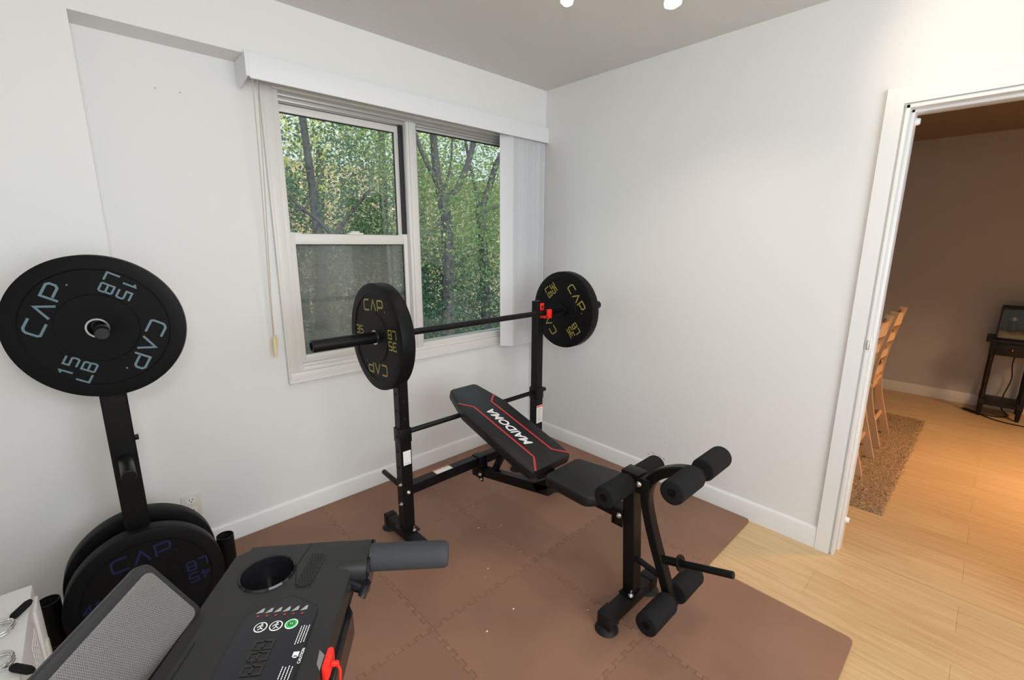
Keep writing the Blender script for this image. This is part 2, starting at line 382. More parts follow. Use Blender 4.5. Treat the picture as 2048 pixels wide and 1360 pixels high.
def struct(name, mb, label=None, parent=None, cat='structure'):
    o = obj(name, mb, parent)
    if parent is None: o['kind'] = 'structure'; o['category'] = cat
    if label: o['label'] = label
    return o

# ------------------------------------------------------------------ the room
H = 2.45; XL = -3.35; YF = -4.15; BB = 2.215; XC = -2.353
b = MB(); b.box((XL-0.1, YF-0.1, -0.06), (3.56, 0.12, 0.0), m_floor); struct('floor', b, 'pale maple laminate floor running through both rooms', cat='floor')
b = MB(); b.box((XL-0.1, YF-0.1, H), (0.10, 0.12, H+0.1), m_ceil); struct('ceiling', b, 'light grey painted ceiling over the exercise room', cat='ceiling')
# window wall with opening, soffit beam and column
WX0, WX1, WZ0, WZ1 = -1.695, -0.13, 0.79, 2.14
b = MB()
b.box((XL-0.1, 0.0, 0), (WX0, 0.12, H), m_wall); b.box((WX1, 0.0, 0), (0.10, 0.12, H), m_wall)
b.box((WX0, 0.0, 0), (WX1, 0.12, WZ0), m_wall); b.box((WX0, 0.0, WZ1), (WX1, 0.12, H), m_wall)
wb = struct('wall_back', b, 'white painted wall holding the double window', cat='wall')
for q in ((310, 176), (360, 185)):
    b = MB(); p = at(*q, 1, 0.0); b.prism(circ(0, 0, 0.0035, 8), 0.0012, m_dust, frame((p[0], 0.0, p[2]), (0, -1, 0))); obj('nail_hole', b, wb)
b = MB(); b.box((XL, -0.136, BB), (0.0, 0.0, H), m_wall); struct('trim_1', b, 'white soffit beam above the window', cat='beam')
b = MB(); b.box((XL, -0.136, 0), (XC, 0.0, BB), m_wall); struct('trim_2', b, 'white square column left of the window wall', cat='column')
b = MB(); b.box((XL-0.1, YF-0.1, 0), (XL, 0.0, H), m_wall); struct('wall_left', b, 'white wall at the far left', cat='wall')
b = MB(); b.box((XL-0.1, YF-0.1, 0), (0.10, YF, H), m_wall); struct('wall_front', b, 'white wall behind the photographer', cat='wall')
# right wall with doorway
DY0, DY1, DZ = -2.055, -2.95, 1.985
b = MB(); b.box((0, DY0, 0), (0.10, 0.12, H), m_wall); b.box((0, YF, 0), (0.10, DY1, H), m_wall); b.box((0, DY1, DZ), (0.10, DY0, H), m_wall)
wr = struct('wall_right', b, 'white wall with the doorway to the dining room', cat='wall')
b = MB()
for (px, py, rx, rz, a, mm) in ((1306, 906, .018, .005, 18, m_dust), (1320, 912, .014, .004, 35, m_dust), (1312, 912, .010, .008, 5, m_whiteprint), (1328, 918, .012, .003, 40, m_greyprint), (1297, 908, .007, .003, 0, m_greyprint)):
    p = at(px, py, 0, 0.0); poly = [(rx*math.cos(t)*random.uniform(.5, 1.1), rz*math.sin(t)*random.uniform(.5, 1.2)) for t in [i*math.pi/7 for i in range(14)]]
    b.prism(poly, 0.001, mm, Matrix.Translation((0, p[1], p[2])) @ Matrix.Rotation(R(-90), 4, 'Y') @ Matrix.Rotation(R(90), 4, 'Z') @ Matrix.Rotation(R(-a), 4, 'Z'))
obj('paint_scuff', b, wr, 'torn grey paint scuff above the baseboard')
# baseboards
def baseboard(name, p0, p1, nrm, h=0.108, t=0.013, lab=None):
    p0 = Vector(p0); p1 = Vector(p1); nrm = Vector(nrm)
    b = MB(); d = (p1-p0).normalized(); prof = [(0, 0), (t, 0), (t, h-0.014), (t*0.75, h-0.006), (t*0.3, h), (0, h)]
    V = []; F = []; n = len(prof)
    for p in (p0, p1): V += [tuple(p+nrm*x+Vector((0, 0, z))) for x, z in prof]
    F = [(i, (i+1) % n, n+(i+1) % n, n+i) for i in range(n)]+[tuple(range(n)), tuple(range(2*n-1, n-1, -1))]
    b._add(V, F, m_trim); return struct(name, b, lab, cat='baseboard')
baseboard('baseboard_back', (XC, 0, 0), (0, 0, 0), (0, -1, 0), lab='white baseboard under the window')
baseboard('baseboard_column', (XL, -0.136, 0), (XC+0.013, -0.136, 0), (0, -1, 0), lab='white baseboard along the column')
baseboard('baseboard_right', (0, -0.013, 0), (0, -1.99, 0), (-1, 0, 0), lab='white baseboard along the doorway wall')
# door casing
dr = thing('door_1', 'white painted door casing around the opening to the dining room', 'door frame', (0, DY0, 0), kind='structure')
b = MB()
ym = Matrix(((0, 0, -1, 0), (1, 0, 0, 0), (0, 1, 0, 0), (0, 0, 0, 1)))
b.prism([(-1.990, 0), (-1.990, 2.052), (-2.047, 1.990), (-2.047, 0)], .016, m_trim, ym, 0.0, bev=.0)
b.prism([(-1.990, 2.052), (DY1-0.06, 2.052), (DY1-0.06, 1.990), (-2.047, 1.990)], .016, m_trim, ym, 0.0, bev=.0)
b.box((-0.016, DY1-0.06, 0), (0.0, DY1+0.005, 2.0), m_trim, 0.003)
obj('casing', b, dr)
b = MB(); b.box((-0.010, DY0-0.012, 0), (0.105, DY0, DZ), m_trim, 0.001); b.box((-0.010, DY1, 0), (0.105, DY1+0.012, DZ), m_trim); b.box((-0.010, DY1, DZ-0.012), (0.105, DY0, DZ), m_trim)
obj('jamb', b, dr)
b = MB(); b.box((0.035, DY0-0.024, 0), (0.105, DY0-0.012, DZ-0.012), m_trim, 0.002); b.box((0.035, DY1+0.012, DZ-0.024), (0.105, DY0-0.012, DZ-0.012), m_trim, 0.002)
obj('door_stop', b, dr)
for z in (1.935, 0.155):
    b = MB(); b.lathe([(0.0, 0.014), (0.010, 0.014), (0.013, 0.010), (0.014, 0.0)], m_outlet2, frame((0.085, DY0-0.024, z), (0, -1, 0)), 18); b.cyl((0.085, DY0-0.037, z), (0.085, DY0-0.0395, z), 0.004, m_greyprint, seg=10)
    obj('bumper', b, dr, 'small round white bumper')
b = MB(); b.box((0.004, DY0-0.0145, 1.00), (0.028, DY0-0.011, 1.06), m_ring, 0.001); b.box((0.010, DY0-0.0165, 1.012), (0.022, DY0-0.0135, 1.048), m_blackgap); b.box((-0.018, DY0-0.0135, 1.010), (-0.004, DY0-0.003, 1.050), m_outlet2, 0.003)
obj('strike_plate', b, dr, 'small metal strike plate')
b = MB(); prof = [(-0.016, 0.0), (-0.014, 0.006), (-0.005, 0.011), (0.008, 0.011), (0.016, 0.006), (0.018, 0.0)]
b._add([(x+0.035, y, z) for y in (DY0-0.012, DY1+0.012) for x, z in prof], [(i, (i+1) % 6, 6+(i+1) % 6, 6+i) for i in range(6)]+[(0, 1, 2, 3, 4, 5), (11, 10, 9, 8, 7, 6)], mat('threshold_maple', (0.62, 0.41, 0.20), 0.35))
struct('trim_3', b, 'rounded maple threshold strip across the doorway', cat='threshold')

# dining room shell
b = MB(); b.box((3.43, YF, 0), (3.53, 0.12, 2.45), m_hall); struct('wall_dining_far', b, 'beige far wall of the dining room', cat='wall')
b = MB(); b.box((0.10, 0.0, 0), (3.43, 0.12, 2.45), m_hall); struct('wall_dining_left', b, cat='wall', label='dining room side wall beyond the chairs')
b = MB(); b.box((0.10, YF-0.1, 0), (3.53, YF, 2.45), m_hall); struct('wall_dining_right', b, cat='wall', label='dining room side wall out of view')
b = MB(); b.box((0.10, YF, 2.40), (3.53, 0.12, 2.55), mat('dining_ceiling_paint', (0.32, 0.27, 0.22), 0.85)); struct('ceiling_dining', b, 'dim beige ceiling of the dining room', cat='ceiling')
baseboard('baseboard_dining', (3.43, 0.0, 0), (3.43, YF, 0), (-1, 0, 0), 0.10, 0.012, 'white baseboard along the dining room far wall')

# ------------------------------------------------------------------ window
win = thing('window_1', 'white double window, sliding sash on the left and fixed pane on the right', 'window', (-0.9, 0, WZ0), kind='structure')
b = MB()
b.box((-1.742, -0.014, 0.750), (-0.085, 0.0, 0.798), m_win, 0.003); b.box((-1.742, -0.014, 0.798), (-1.694, 0.0, WZ1+0.04), m_win, 0.003)
b.box((-0.135, -0.014, 0.798), (-0.085, 0.0, WZ1+0.04), m_win, 0.003); b.box((-1.6945, -0.0138, WZ1), (-0.1345, 0.0, WZ1+0.04), m_win, 0.003)
b.box((-1.745, -0.022, 0.744), (-0.082, 0.0, 0.756), m_win, 0.003); b.box((-1.748, -0.020, 0.744), (-1.734, 0.0, WZ1+0.04), m_win, 0.004)
obj('casing', b, win)
b = MB()  # outer frame inside the opening
b.box((-1.700, -0.004, 0.788), (-1.668, 0.10, 2.14), m_win, 0.002); b.box((-0.16, -0.004, 0.788), (-0.128, 0.10, 2.14), m_win, 0.002)
b.box((-1.668, 0.002, 0.788), (-0.16, 0.10, 0.818), m_win, 0.002); b.box((-1.668, 0.012, 0.818), (-1.0, 0.09, 0.834), m_win, 0.002); b.box((-1.668, 0.035, 0.834), (-1.0, 0.09, 0.852), m_win, 0.002)
b.box((-0.94, 0.012, 0.816), (-0.16, 0.09, 0.835), m_win, 0.002)
b.box((-1.684, 0.02, 0.818), (-1.664, 0.09, 2.12), m_win, 0.002)
obj('frame', b, win)
b = MB()
b.box((-1.668, 0.0, 2.118), (-0.16, 0.10, 2.14), m_win2, 0.002); b.box((-1.668, 0.018, 2.100), (-1.0, 0.085, 2.118), m_win2, 0.002); b.box((-0.94, 0.018, 2.108), (-0.16, 0.085, 2.118), m_win2, 0.002)
obj('head_track', b, win)
b = MB(); b.box((-1.002, 0.0, 0.818), (-0.938, 0.09, 2.118), m_win, 0.003); b.box((-0.985, -0.006, 0.818), (-0.955, 0.002, 2.118), m_win, 0.002)
obj('mullion', b, win)
def sash(name, x0, x1, z0, z1, fl, fr, fb, ft, y0, y1, mm, yg):
    b = MB(); b.box((x0, y0, z0), (x0+fl, y1, z1), mm, 0.002); b.box((x1-fr, y0, z0), (x1, y1, z1), mm, 0.002)
    b.box((x0+fl-.001, y0, z0), (x1-fr+.001, y1, z0+fb), mm, 0.002); b.box((x0+fl-.001, y0, z1-ft), (x1-fr+.001, y1, z1), mm, 0.002)
    g = 0.005
    b.box((x0+fl, yg-.004, z0+fb), (x0+fl+g, yg+.004, z1-ft), m_blackgap); b.box((x1-fr-g, yg-.004, z0+fb), (x1-fr, yg+.004, z1-ft), m_blackgap)
    b.box((x0+fl, yg-.004, z1-ft-g), (x1-fr, yg+.004, z1-ft), m_blackgap)
    s_ = obj(name, b, win); c = MB(); c.box((x0+fl-.002, yg-.0015, z0+fb-.002), (x1-fr+.002, yg+.0015, z1-ft+.002), m_glass); obj('glass_pane', c, s_); return s_
sash('upper_sash', -1.668, -1.018, 1.478, 2.098, 0.018, 0.024, 0.018, 0.034, 0.062, 0.082, m_win, 0.074)
b = MB(); b.box((-1.020, 0.035, 1.498), (-1.003, 0.085, 2.098), m_blackgap); obj('dark_side_channel', b, win, 'black gap beside the upper sash')
ls = sash('lower_sash', -1.668, -1.003, 0.846, 1.496, 0.030, 0.024, 0.026, 0.052, 0.030, 0.056, m_win, 0.045)
b = MB(); b.box((-1.36, 0.022, 1.494), (-1.28, 0.05, 1.506), m_win, 0.003); b.box((-1.345, 0.024, 1.505), (-1.30, 0.044, 1.514), m_ring, 0.003); b.box((-1.668, 0.028, 1.494), (-1.605, 0.05, 1.502), m_win, 0.002); b.box((-1.055, 0.028, 1.494), (-1.003, 0.05, 1.502), m_win, 0.002)
obj('sash_lock', b, ls)
b = MB(); b.box((-1.655, 0.0925, 0.845), (-1.01, 0.0935, 1.50), m_screen); obj('insect_screen', b, win, 'grey insect screen behind the lower sash')
b = MB(); x0, x1, z0, z1 = -0.94, -0.16, 0.834, 2.112
b.box((x0, 0.04, z0), (x0+.030, 0.08, z1), m_win, 0.002); b.box((x1-.030, 0.04, z0), (x1, 0.08, z1), m_win, 0.002); b.box((x0, 0.04, z0), (x1, 0.08, z0+.008), m_win); b.box((x0, 0.04, z1-.016), (x1, 0.08, z1), m_win2, 0.002)
b.box((x0+.030, 0.05, z1-.022), (x1-.030, 0.06, z1-.016), m_blackgap)
fs = obj('fixed_sash', b, win); c = MB(); c.box((x0+.028, 0.0525, z0+.006), (x1-.028, 0.0555, z1-.014), m_glass); obj('glass_pane', c, fs)

# ------------------------------------------------------------------ vertical blind
bl = thing('vertical_blind', 'white vertical blind stacked at the right of the window under a long valance', 'blind', (-0.9, -0.1, 2.12))
b = MB(); b.box((-1.822, -0.172, 2.118), (-0.002, -0.164, 2.212), m_vane, 0.002); b.box((-1.822, -0.172, 2.116), (-0.002, -0.160, 2.121), m_outlet2, 0.001); b.box((-1.822, -0.170, 2.206), (-0.002, -0.137, 2.2115), m_vane, 0.001)
obj('valance', b, bl)
b = MB(); poly = [(-0.166, 2.121), (-0.166, 2.212), (-0.139, 2.212), (-0.139, 2.214), (-0.002, 2.214), (-0.002, 2.148), (-0.01, 2.128), (-0.03, 2.110), (-0.055, 2.100)]
b._add([(x, y, z) for x in (-1.832, -1.828) for y, z in poly], [(i, (i+1) % 9, 9+(i+1) % 9, 9+i) for i in range(9)]+[tuple(range(9)), tuple(range(17, 8, -1))], m_vane)
b.box((-1.836, -0.175, 2.121), (-1.822, -0.160, 2.216), m_vane, 0.002)
obj('end_cap', b, bl)
b = MB(); b.box((-1.80, -0.125, 2.14), (-0.02, -0.085, 2.165), m_win2, 0.002); obj('headrail', b, bl)
for k in range(15):
    x = -0.332+k*0.0226; a = R(24+random.uniform(-4, 4)) if k else R(38)
    mx = Matrix.Translation((x, -0.105, 0)) @ Matrix.Rotation(a, 4, 'Z')
    b = MB(); n = 5
    pts = [(0.004*math.cos(t*math.pi/2/1.0)*0.9, t*0.0445) for t in [-1, -.5, 0, .5, 1]]; back = [(p[0]-0.0012, p[1]) for p in pts][::-1]
    b.prism(pts+back, 2.14-0.745, m_vane, mx, 0.745); obj('vane', b, bl)
for dx, ph in ((0, 0), (0.012, 0.4)):
    path = [(-1.808+dx*0.4+0.004*math.sin(t*3+ph)+dx*(1-t), -0.150+0.10*min(1, t*1.2), 2.14-t*(2.14-1.01)) for t in [i/12 for i in range(13)]]
    b = MB(); b.tube(path, 0.0018, m_cord, 6, up=(1, 0, 0)); obj('pull_cord', b, bl)
b = MB(); b.lathe([(0.0, 0.0), (0.008, 0.002), (0.009, 0.05), (0.006, 0.098), (0.0, 0.10)], m_tassel, Matrix.Translation((-1.806, -0.051, 0.905)), 12); b.lathe([(0.0, 0.0), (0.005, 0.002), (0.005, 0.055), (0.0, 0.058)], m_tassel, Matrix.Translation((-1.794, -0.050, 0.955)), 10)
obj('tassel', b, bl, 'cream cord tassel')

# ------------------------------------------------------------------ wall outlet
ou = thing('wall_outlet', 'almond duplex wall outlet low on the wall beside the plate stand', 'outlet', (-2.219, 0, 0.255))
b = MB(); b.box((-2.256, -0.006, 0.199), (-2.182, 0.0, 0.312), m_outlet, 0.002); obj('cover_plate', b, ou)
for z in (0.284, 0.231):
    b = MB(); b.prism(roundpoly([(-.017, -.014), (.017, -.014), (.017, .014), (-.017, .014)], .009), 0.002, m_outlet2, Matrix.Translation((-2.219, -0.006, z)) @ Matrix.Rotation(R(90), 4, 'X'))
    for dx in (-.006, .006): b.box((-2.219+dx-.0012, -0.0086, z-.001), (-2.219+dx+.0012, -0.0080, z+.008), m_hole)
    b.cyl((-2.219, -0.0078, z-.007), (-2.219, -0.0087, z-.007), 0.0026, m_hole, seg=10)
    obj('socket', b, ou)

# ------------------------------------------------------------------ foam floor tiles
GX = [-0.016, -0.527, -1.092, -1.657, -2.222, -2.787]; GY = [-0.016, -0.567, -1.131, -1.693, -2.243]
NT = 10
def edge(p, q, sign, straight):
    """points from p (incl.) to q (excl.); teeth offset along left normal * sign"""
    P = Vector(p); Q = Vector(q)
    if straight: return [tuple(P)]
    d = (Q-P); L = d.length; t = d/L; nrm = Vector((-t[1], t[0]))*sign; pts = []; st = L/NT
    for k in range(NT):
        a = k*st
        for s_, o in ((0.0, -1), (0.30, -1), (0.22, 1), (0.78, 1), (0.70, -1)) if 0 < k < NT or True else (): pass
        seqs = [(0.26, -1), (0.20, 1), (0.80, 1), (0.74, -1)]
        if k == 0: pts.append(tuple(P))
        for f, o in seqs:
            pts.append(tuple(P+t*(a+f*st)+nrm*(0.0085*o if not (k in (0, NT-1) and False) else 0)))
    return pts
def vtx(i, j): return (GX[i], GY[j])
def canonical(i0, j0, i1, j1, straight):
    """shared edge path, same points whichever tile asks"""
    a = (i0, j0); c = (i1, j1)
    if a > c:
        pts = canonical(i1, j1, i0, j0, straight); full = pts+[vtx(i0, j0)]; return full[::-1][:-1]
    return edge(vtx(*a), vtx(*c), 1, straight)
present = set((i, j) for i in range(5) for j in range(3)) | {(1, 3), (2, 3)}
present -= {(4, 2)}
TL = {(0, 0): 'brown foam mat tile in the corner under the right plate', (1, 0): 'brown foam mat tile at the window wall under the bench crossbar', (2, 0): 'brown foam mat tile at the window wall beside the left upright', (3, 0): 'brown foam mat tile at the window wall next to the outlet',
      (4, 0): 'brown foam mat tile under the plate stand at the column', (0, 1): 'brown foam mat tile along the baseboard right of the bench seat', (1, 1): 'brown foam mat tile under the bench backrest and seat', (2, 1): 'brown foam mat tile in mid floor before the left upright',
      (3, 1): 'brown foam mat tile beside the treadmill grip', (4, 1): 'brown foam mat tile between plate stand and white cabinet', (0, 2): 'brown foam mat tile with a free rounded corner nearest the baseboard', (1, 2): 'brown foam mat tile under the bench front post',
      (2, 2): 'brown foam mat tile at bottom centre with crumbs on it', (3, 2): 'brown foam mat tile beneath the treadmill console', (1, 3): 'brown foam mat tile with a rounded corner nearest the viewer', (2, 3): 'brown foam mat tile at the lower edge in front of the bench'}
for (i, j) in sorted(present):
    def nb(a, c): return (a, c) in present
    bd = []
    bd += canonical(i, j, i+1, j, not nb(i, j-1)); bd += canonical(i+1, j, i+1, j+1, not nb(i+1, j)); bd += canonical(i+1, j+1, i, j+1, not nb(i, j+1)); bd += canonical(i, j+1, i, j, not nb(i-1, j))
    # round free corners
    free = {(0, 2): (0, 3), (1, 3): (1, 4)}
    if (i, j) in free:
        cx, cy = vtx(*free[(i, j)]); out = []
        for p in bd:
            if abs(p[0]-cx) < 1e-6 and abs(p[1]-cy) < 1e-6:
                r = 0.022; arc = [(cx-r+r*math.cos(t), cy+r+r*math.sin(t)) for t in [-(5-k)*math.pi/10 for k in range(6)]]
                out += arc
            else: out.append(p)
        bd = out
    n = len(bd); ar = sum(bd[k][0]*bd[(k+1) % n][1]-bd[(k+1) % n][0]*bd[k][1] for k in range(n)); sg = 1 if ar > 0 else -1
    ins = []
    for k in range(n):
        a = Vector(bd[k-1]); q = Vector(bd[k]); c = Vector(bd[(k+1) % n]); e1 = (q-a).normalized(); e2 = (c-q).normalized(); nn = (Vector((-e1[1], e1[0]))+Vector((-e2[1], e2[0])))*sg
        if nn.length < 1e-6: nn = Vector((-e1[1], e1[0]))*sg
        nn.normalize(); ins.append((q[0]+nn[0]*0.0010, q[1]+nn[1]*0.0010))
    org = ((GX[i]+GX[i+1])/2, (GY[j]+GY[j+1])/2, 0.0)
    b = MB(); b.prism(ins, 0.0115, m_foamtile, None, 0.0005)
    tag(obj('foam_tile', b, None, origin=org), TL[(i, j)], 'foam mat tile', 'interlocking foam floor tiles')

# crumbs on the mat
CR = [((957, 1056), 'white crumb on the mat behind the treadmill grip tip'), ((1002, 1051), 'tiny crumb on the mat left of the bench seat'), ((976, 1137), 'white crumb on the mat in line with the grip end'), ((1027, 1218), 'elongated white crumb between treadmill and bench foot'), ((974, 1263), 'white crumb at lower centre of the mat'),
      ((1175, 1220), 'small white crumb left of the front bench foot'), ((1349, 1005), 'tiny crumb on the mat behind the leg arm'), ((946, 1012), 'small crumb beside the tile seam under the crossbar'), ((970, 1155), 'faint tiny crumb on the middle tile')]
for k, (q, lb) in enumerate(CR):
    p = at(*q, 2, 0.0125); r = (0.0032, 0.0018, 0.0026, 0.0036, 0.0034, 0.0024, 0.002, 0.002, 0.0016)[k]
    b = MB(); b.sphere((p[0], p[1], 0.012+r*0.5), r, m_speck, 8, (1.4, 0.8, 0.6)); tag(obj('crumb', b, None, origin=(p[0], p[1], 0.012)), lb, 'crumb', 'crumbs scattered on the mat')

MT = 0.012   # mat top
# ------------------------------------------------------------------ bumper plates (local: axis Z, face +Z, text up +Y)
G = {'C': [[(1.0, 1.0), (0.25, 1.0), (0.08, 0.9), (0, 0.75), (0, 0.12), (0.08, 0.0), (1.0, 0.0)]], '^': [[(0, 0), (0.5, 1.0), (1.0, 0)]], 'P': [[(0, 0), (0, 1.0), (0.85, 1.0), (1.0, 0.85), (1.0, 0.5), (0.85, 0.36), (0.12, 0.36)]],
     '1': [[(0.25, 0.85), (0.55, 1.0), (0.55, 0)]], '5': [[(1, 1), (0, 1), (0, 0.55), (0.9, 0.55), (1, 0.45), (1, 0.1), (0.9, 0), (0, 0)]], '3': [[(0, 1), (0.9, 1), (1, 0.9), (1, 0.1), (0.9, 0), (0, 0)], [(0.25, 0.52), (1, 0.52)]],
     '4': [[(0.72, 0), (0.72, 1), (0, 0.35), (1, 0.35)]], 'L': [[(0, 1), (0, 0), (1, 0)]], 'B': [[(0, 0.0), (0, 1), (0.85, 1), (0.95, 0.9), (0.95, 0.6), (0.85, 0.52), (0, 0.52)], [(0.85, 0.52), (1, 0.42), (1, 0.1), (0.88, 0), (0, 0)]],
     '8': [[(0, 0), (1, 0), (1, 1), (0, 1), (0, 0)], [(0, 0.5), (1, 0.5)]]}
def glyphs(b, txt, x0, y0, w_, h_, gap, wid, z, m, mx):
    for i, ch in enumerate(txt):
        for ln in G[ch]:
            P = [(x0+i*(w_+gap)+x*w_, y0+y*h_) for x, y in ln]
            b.strokes([P], wid, z, m, mx)
def plate(label, thk, ink, num, mx, group=None, holed=True, base=None):
    t = thing('bumper_plate', label, 'weight plate', mx.translation, mx.to_euler(), group)
    Rr = 0.225; hh = thk/2
    b = MB(); side = []
    def face(s_): return [(Rr-0.006, s_*hh), (0.184, s_*hh), (0.181, s_*(hh-0.0035)), (0.106, s_*(hh-0.0035)), (0.104, s_*(hh-0.0005)), (0.034, s_*(hh-0.0005))]
    prof = [(0.0265, -hh+0.001)]+face(-1)[::-1]+[(Rr-0.0015, -hh+0.0015), (Rr, -hh+0.006), (Rr, hh-0.006), (Rr-0.0015, hh-0.0015)]+face(1)+[(0.0265, hh-0.001)]
    b.lathe(prof, m_rub, None, 96, closed=True)
    c2 = b
    b = MB(); b.lathe([(0.0255, -hh-0.001), (0.0305, -hh-0.001), (0.0305, hh+0.001), (0.0255, hh+0.001)], m_ring, None, 40, closed=True); obj('hub_ring', b, t, 'steel ring lining the centre hole', local=True)
    b = c2
    for flip in (0, 1):
        F0 = Matrix.Rotation(math.pi, 4, 'Y') if flip else Matrix.Identity(4)
        for rot in (0, math.pi):
            fx = F0 @ Matrix.Rotation(rot, 4, 'Z'); z = hh-0.0035+0.0006
            glyphs(b, 'C^P', -0.081, 0.112, 0.043, 0.043, 0.0165, 0.0068, z, ink, fx)
            glyphs(b, num, -0.174, 0.004, 0.026, 0.033, 0.010, 0.0055, z, ink, fx); glyphs(b, 'LB', -0.174, -0.042, 0.026, 0.033, 0.010, 0.0055, z, ink, fx)
            b.prism(circ(0.094, 0.112, 0.0028, 8), 0.0003, ink, fx, z)
    obj('rubber_disc', b, t, local=True)
    return t
def plate_mx(c, n, textrot):
    """n = facing direction; text up rotated by textrot degrees (ccw as seen facing the plate) from world up"""
    n = Vector(n).normalized(); up = Vector((0, 0, 1)); up = (up-n*up.dot(n)).normalized(); rt = up.cross(n).normalized()
    m = Matrix.Identity(4)
    for i in range(3): m[i][0] = rt[i]; m[i][1] = up[i]; m[i][2] = n[i]; m[i][3] = c[i]
    return m @ Matrix.Rotation(R(textrot), 4, 'Z')
# barbell and its plates
BY, BZ = -0.665, 1.068
bar = thing('barbell', 'black barbell resting in the red hooks of the bench', 'barbell', (-0.96, BY, BZ))
b = MB(); b.cyl((-1.555, BY, BZ), (-0.375, BY, BZ), 0.0145, m_steel, seg=24); obj('shaft', b, bar)
for x0, x1, lab in ((-1.525, -1.845, 'left'), (-0.405, -0.045, 'right')):
    sgn = -1 if x1 < x0 else 1
    b = MB(); b.cyl((x0-sgn*0.012, BY, BZ), (x0, BY, BZ), 0.034, m_steel, seg=28, bev=0.002)
    mx = frame((x0, BY, BZ), (sgn, 0, 0)); L = abs(x1-x0)
    b.lathe([(0.0245, 0), (0.0245, L-0.002), (0.0225, L), (0.016, L), (0.0155, L-0.006), (0.0001, L-0.006)], m_steel, mx, 32)
    b.lathe([(0.0001, L-0.0055), (0.011, L-0.0055)], m_hole, mx, 6)
    obj('sleeve', b, bar)
plate('black 35 lb plate with ochre lettering on the left end of the barbell', 0.060, m_yel, '35', plate_mx((-1.5575, BY, BZ), (-1, 0, 0.0), 2), '35 lb plates on the barbell')
plate('black 35 lb plate with ochre lettering on the right end near the blinds', 0.060, m_yel, '35', plate_mx((-0.372, BY, BZ), (-1, 0, 0.0), -52), '35 lb plates on the barbell')

# ------------------------------------------------------------------ weight bench
wbn = thing('weight_bench', 'black adjustable weight bench with rack uprights and leg developer on brown mats', 'weight bench', (-1.0, -1.0, MT))
UY = -0.612; XU = (-1.452, -0.552)
def bolt(par, p, d, r, tip=.006):
    b = MB(); mx = frame(p, d); b.lathe([(r*1.25, 0), (r*1.25, .0015), (r, .0016), (r, r*.75), (r*.8, r*.95), (r*.55, r*.95), (r*.55, r*.95+tip), (r*.3, r*.95+tip+.001)], m_chrome, mx, 12); return obj('bolt', b, par, 'zinc bolt')
def foot_disc(b, x, y): b.lathe([(0.043, 0.0), (0.045, 0.003), (0.040, 0.010), (0.026, 0.020), (0.024, 0.034)], m_foam if False else m_rubband, Matrix.Translation((x, y, MT)), 28)
for k, xu in enumerate(XU):
    b = MB(); b.beam((xu, UY, 0.085), (xu, UY, 0.60), 0.056, 0.056, m_steel, up=(1, 0, 0))
    b.box((xu-.0305, UY-.0305, 0.545), (xu+.0305, UY+.0305, 0.615), m_steel, 0.003)
    b.beam((xu, UY, 0.60), (xu, UY, 1.125), 0.050, 0.050, m_steel, up=(1, 0, 0)); b.box((xu-.0245, UY-.0245, 1.125), (xu+.0245, UY+.0245, 1.130), m_rubband, 0.002)
    b.box((xu-.04, UY-.052, 0.086), (xu+.04, UY+.052, 0.092), m_steel, 0.001)
    for zz in [0.66, 0.745, 0.83, 0.90, 0.97, 1.04]:   # adjustment holes on the front face
        b.prism(circ(0, 0, 0.0075, 12), 0.0006, m_hole, frame((xu, UY-0.025, zz), (0, -1, 0)))
    for zz in [0.36, 0.42, 0.50, 0.70, 0.78]:
        rr = 0.0285 if zz < .54 else 0.0255
        b.prism(circ(0, 0, 0.0085, 12), 0.0006, m_hole, frame((xu-rr+0.0003, UY, zz), (-1, 0, 0)))
    b.prism(circ(0, 0, 0.0085, 12), 0.0012, m_hole, frame((xu-0.0305, UY, 0.575), (-1, 0, 0)))
    obj('upright', b, wbn)
    b = MB(); b.beam((xu, UY-0.165, 0.061), (xu, UY+0.165, 0.061), 0.050, 0.050, m_steel); b.box((xu-.027, UY-.19, 0.034), (xu+.027, UY-.15, 0.089), m_rubband, 0.003); b.box((xu-.027, UY+.15, 0.034), (xu+.027, UY+.19, 0.089), m_rubband, 0.003)
    bt = obj('base_tube', b, wbn)
    for dy in (-0.165, 0.165):
        b = MB(); foot_disc(b, xu, UY+dy); obj('rubber_foot', b, bt)
    bolt(wbn, (xu, UY-0.028, .292), (0, -1, 0), .008, .004)
    for zz in (0.335, 0.235): bolt(wbn, (xu-0.028, UY-0.012, zz), (-1, 0, 0), .0075, .006)
    bolt(wbn, (xu+0.012, UY-0.043, 0.092), (0, 0, 1), .008, .014)
    b = MB(); b.cyl((xu, UY+0.025, 0.295), (xu, UY+0.215, 0.305), 0.0125, m_steel, seg=16, bev=0.003); obj('storage_peg', b, wbn)
    # red hook: plate on the front face, shelf and front lip
    b = MB(); yf = UY-0.0252
    b.box((xu-.010, yf-.006, BZ+0.0), (xu+.022, yf, BZ+0.052), m_red, 0.003); b.box((xu-.010, yf-.006, BZ-0.035), (xu+.022, yf, BZ+0.004), m_red, 0.002)
    b.box((xu-.010, yf-.066, BZ-0.030), (xu+.022, yf-.003, BZ-0.0155), m_red, 0.003); b.box((xu-.010, yf-.068, BZ-0.030), (xu+.022, yf-.050, BZ+0.022), m_red, 0.004)
    b.cyl((xu+.006, yf-.0055, BZ+0.030), (xu+.006, yf-.0075, BZ+0.030), 0.0075, m_hole, seg=14)
    obj('bar_hook', b, wbn, 'red bar hook')
b = MB(); b.cyl((XU[0]+.025, UY, 0.585), (XU[1]+0.075, UY, 0.585), 0.0125, m_steel, seg=18, bev=0.003); obj('upper_crossbar', b, wbn)
b = MB(); b.beam((XU[0]+.025, UY+.002, 0.294), (XU[1]-.025, UY+.002, 0.294), 0.050, 0.050, m_steel)
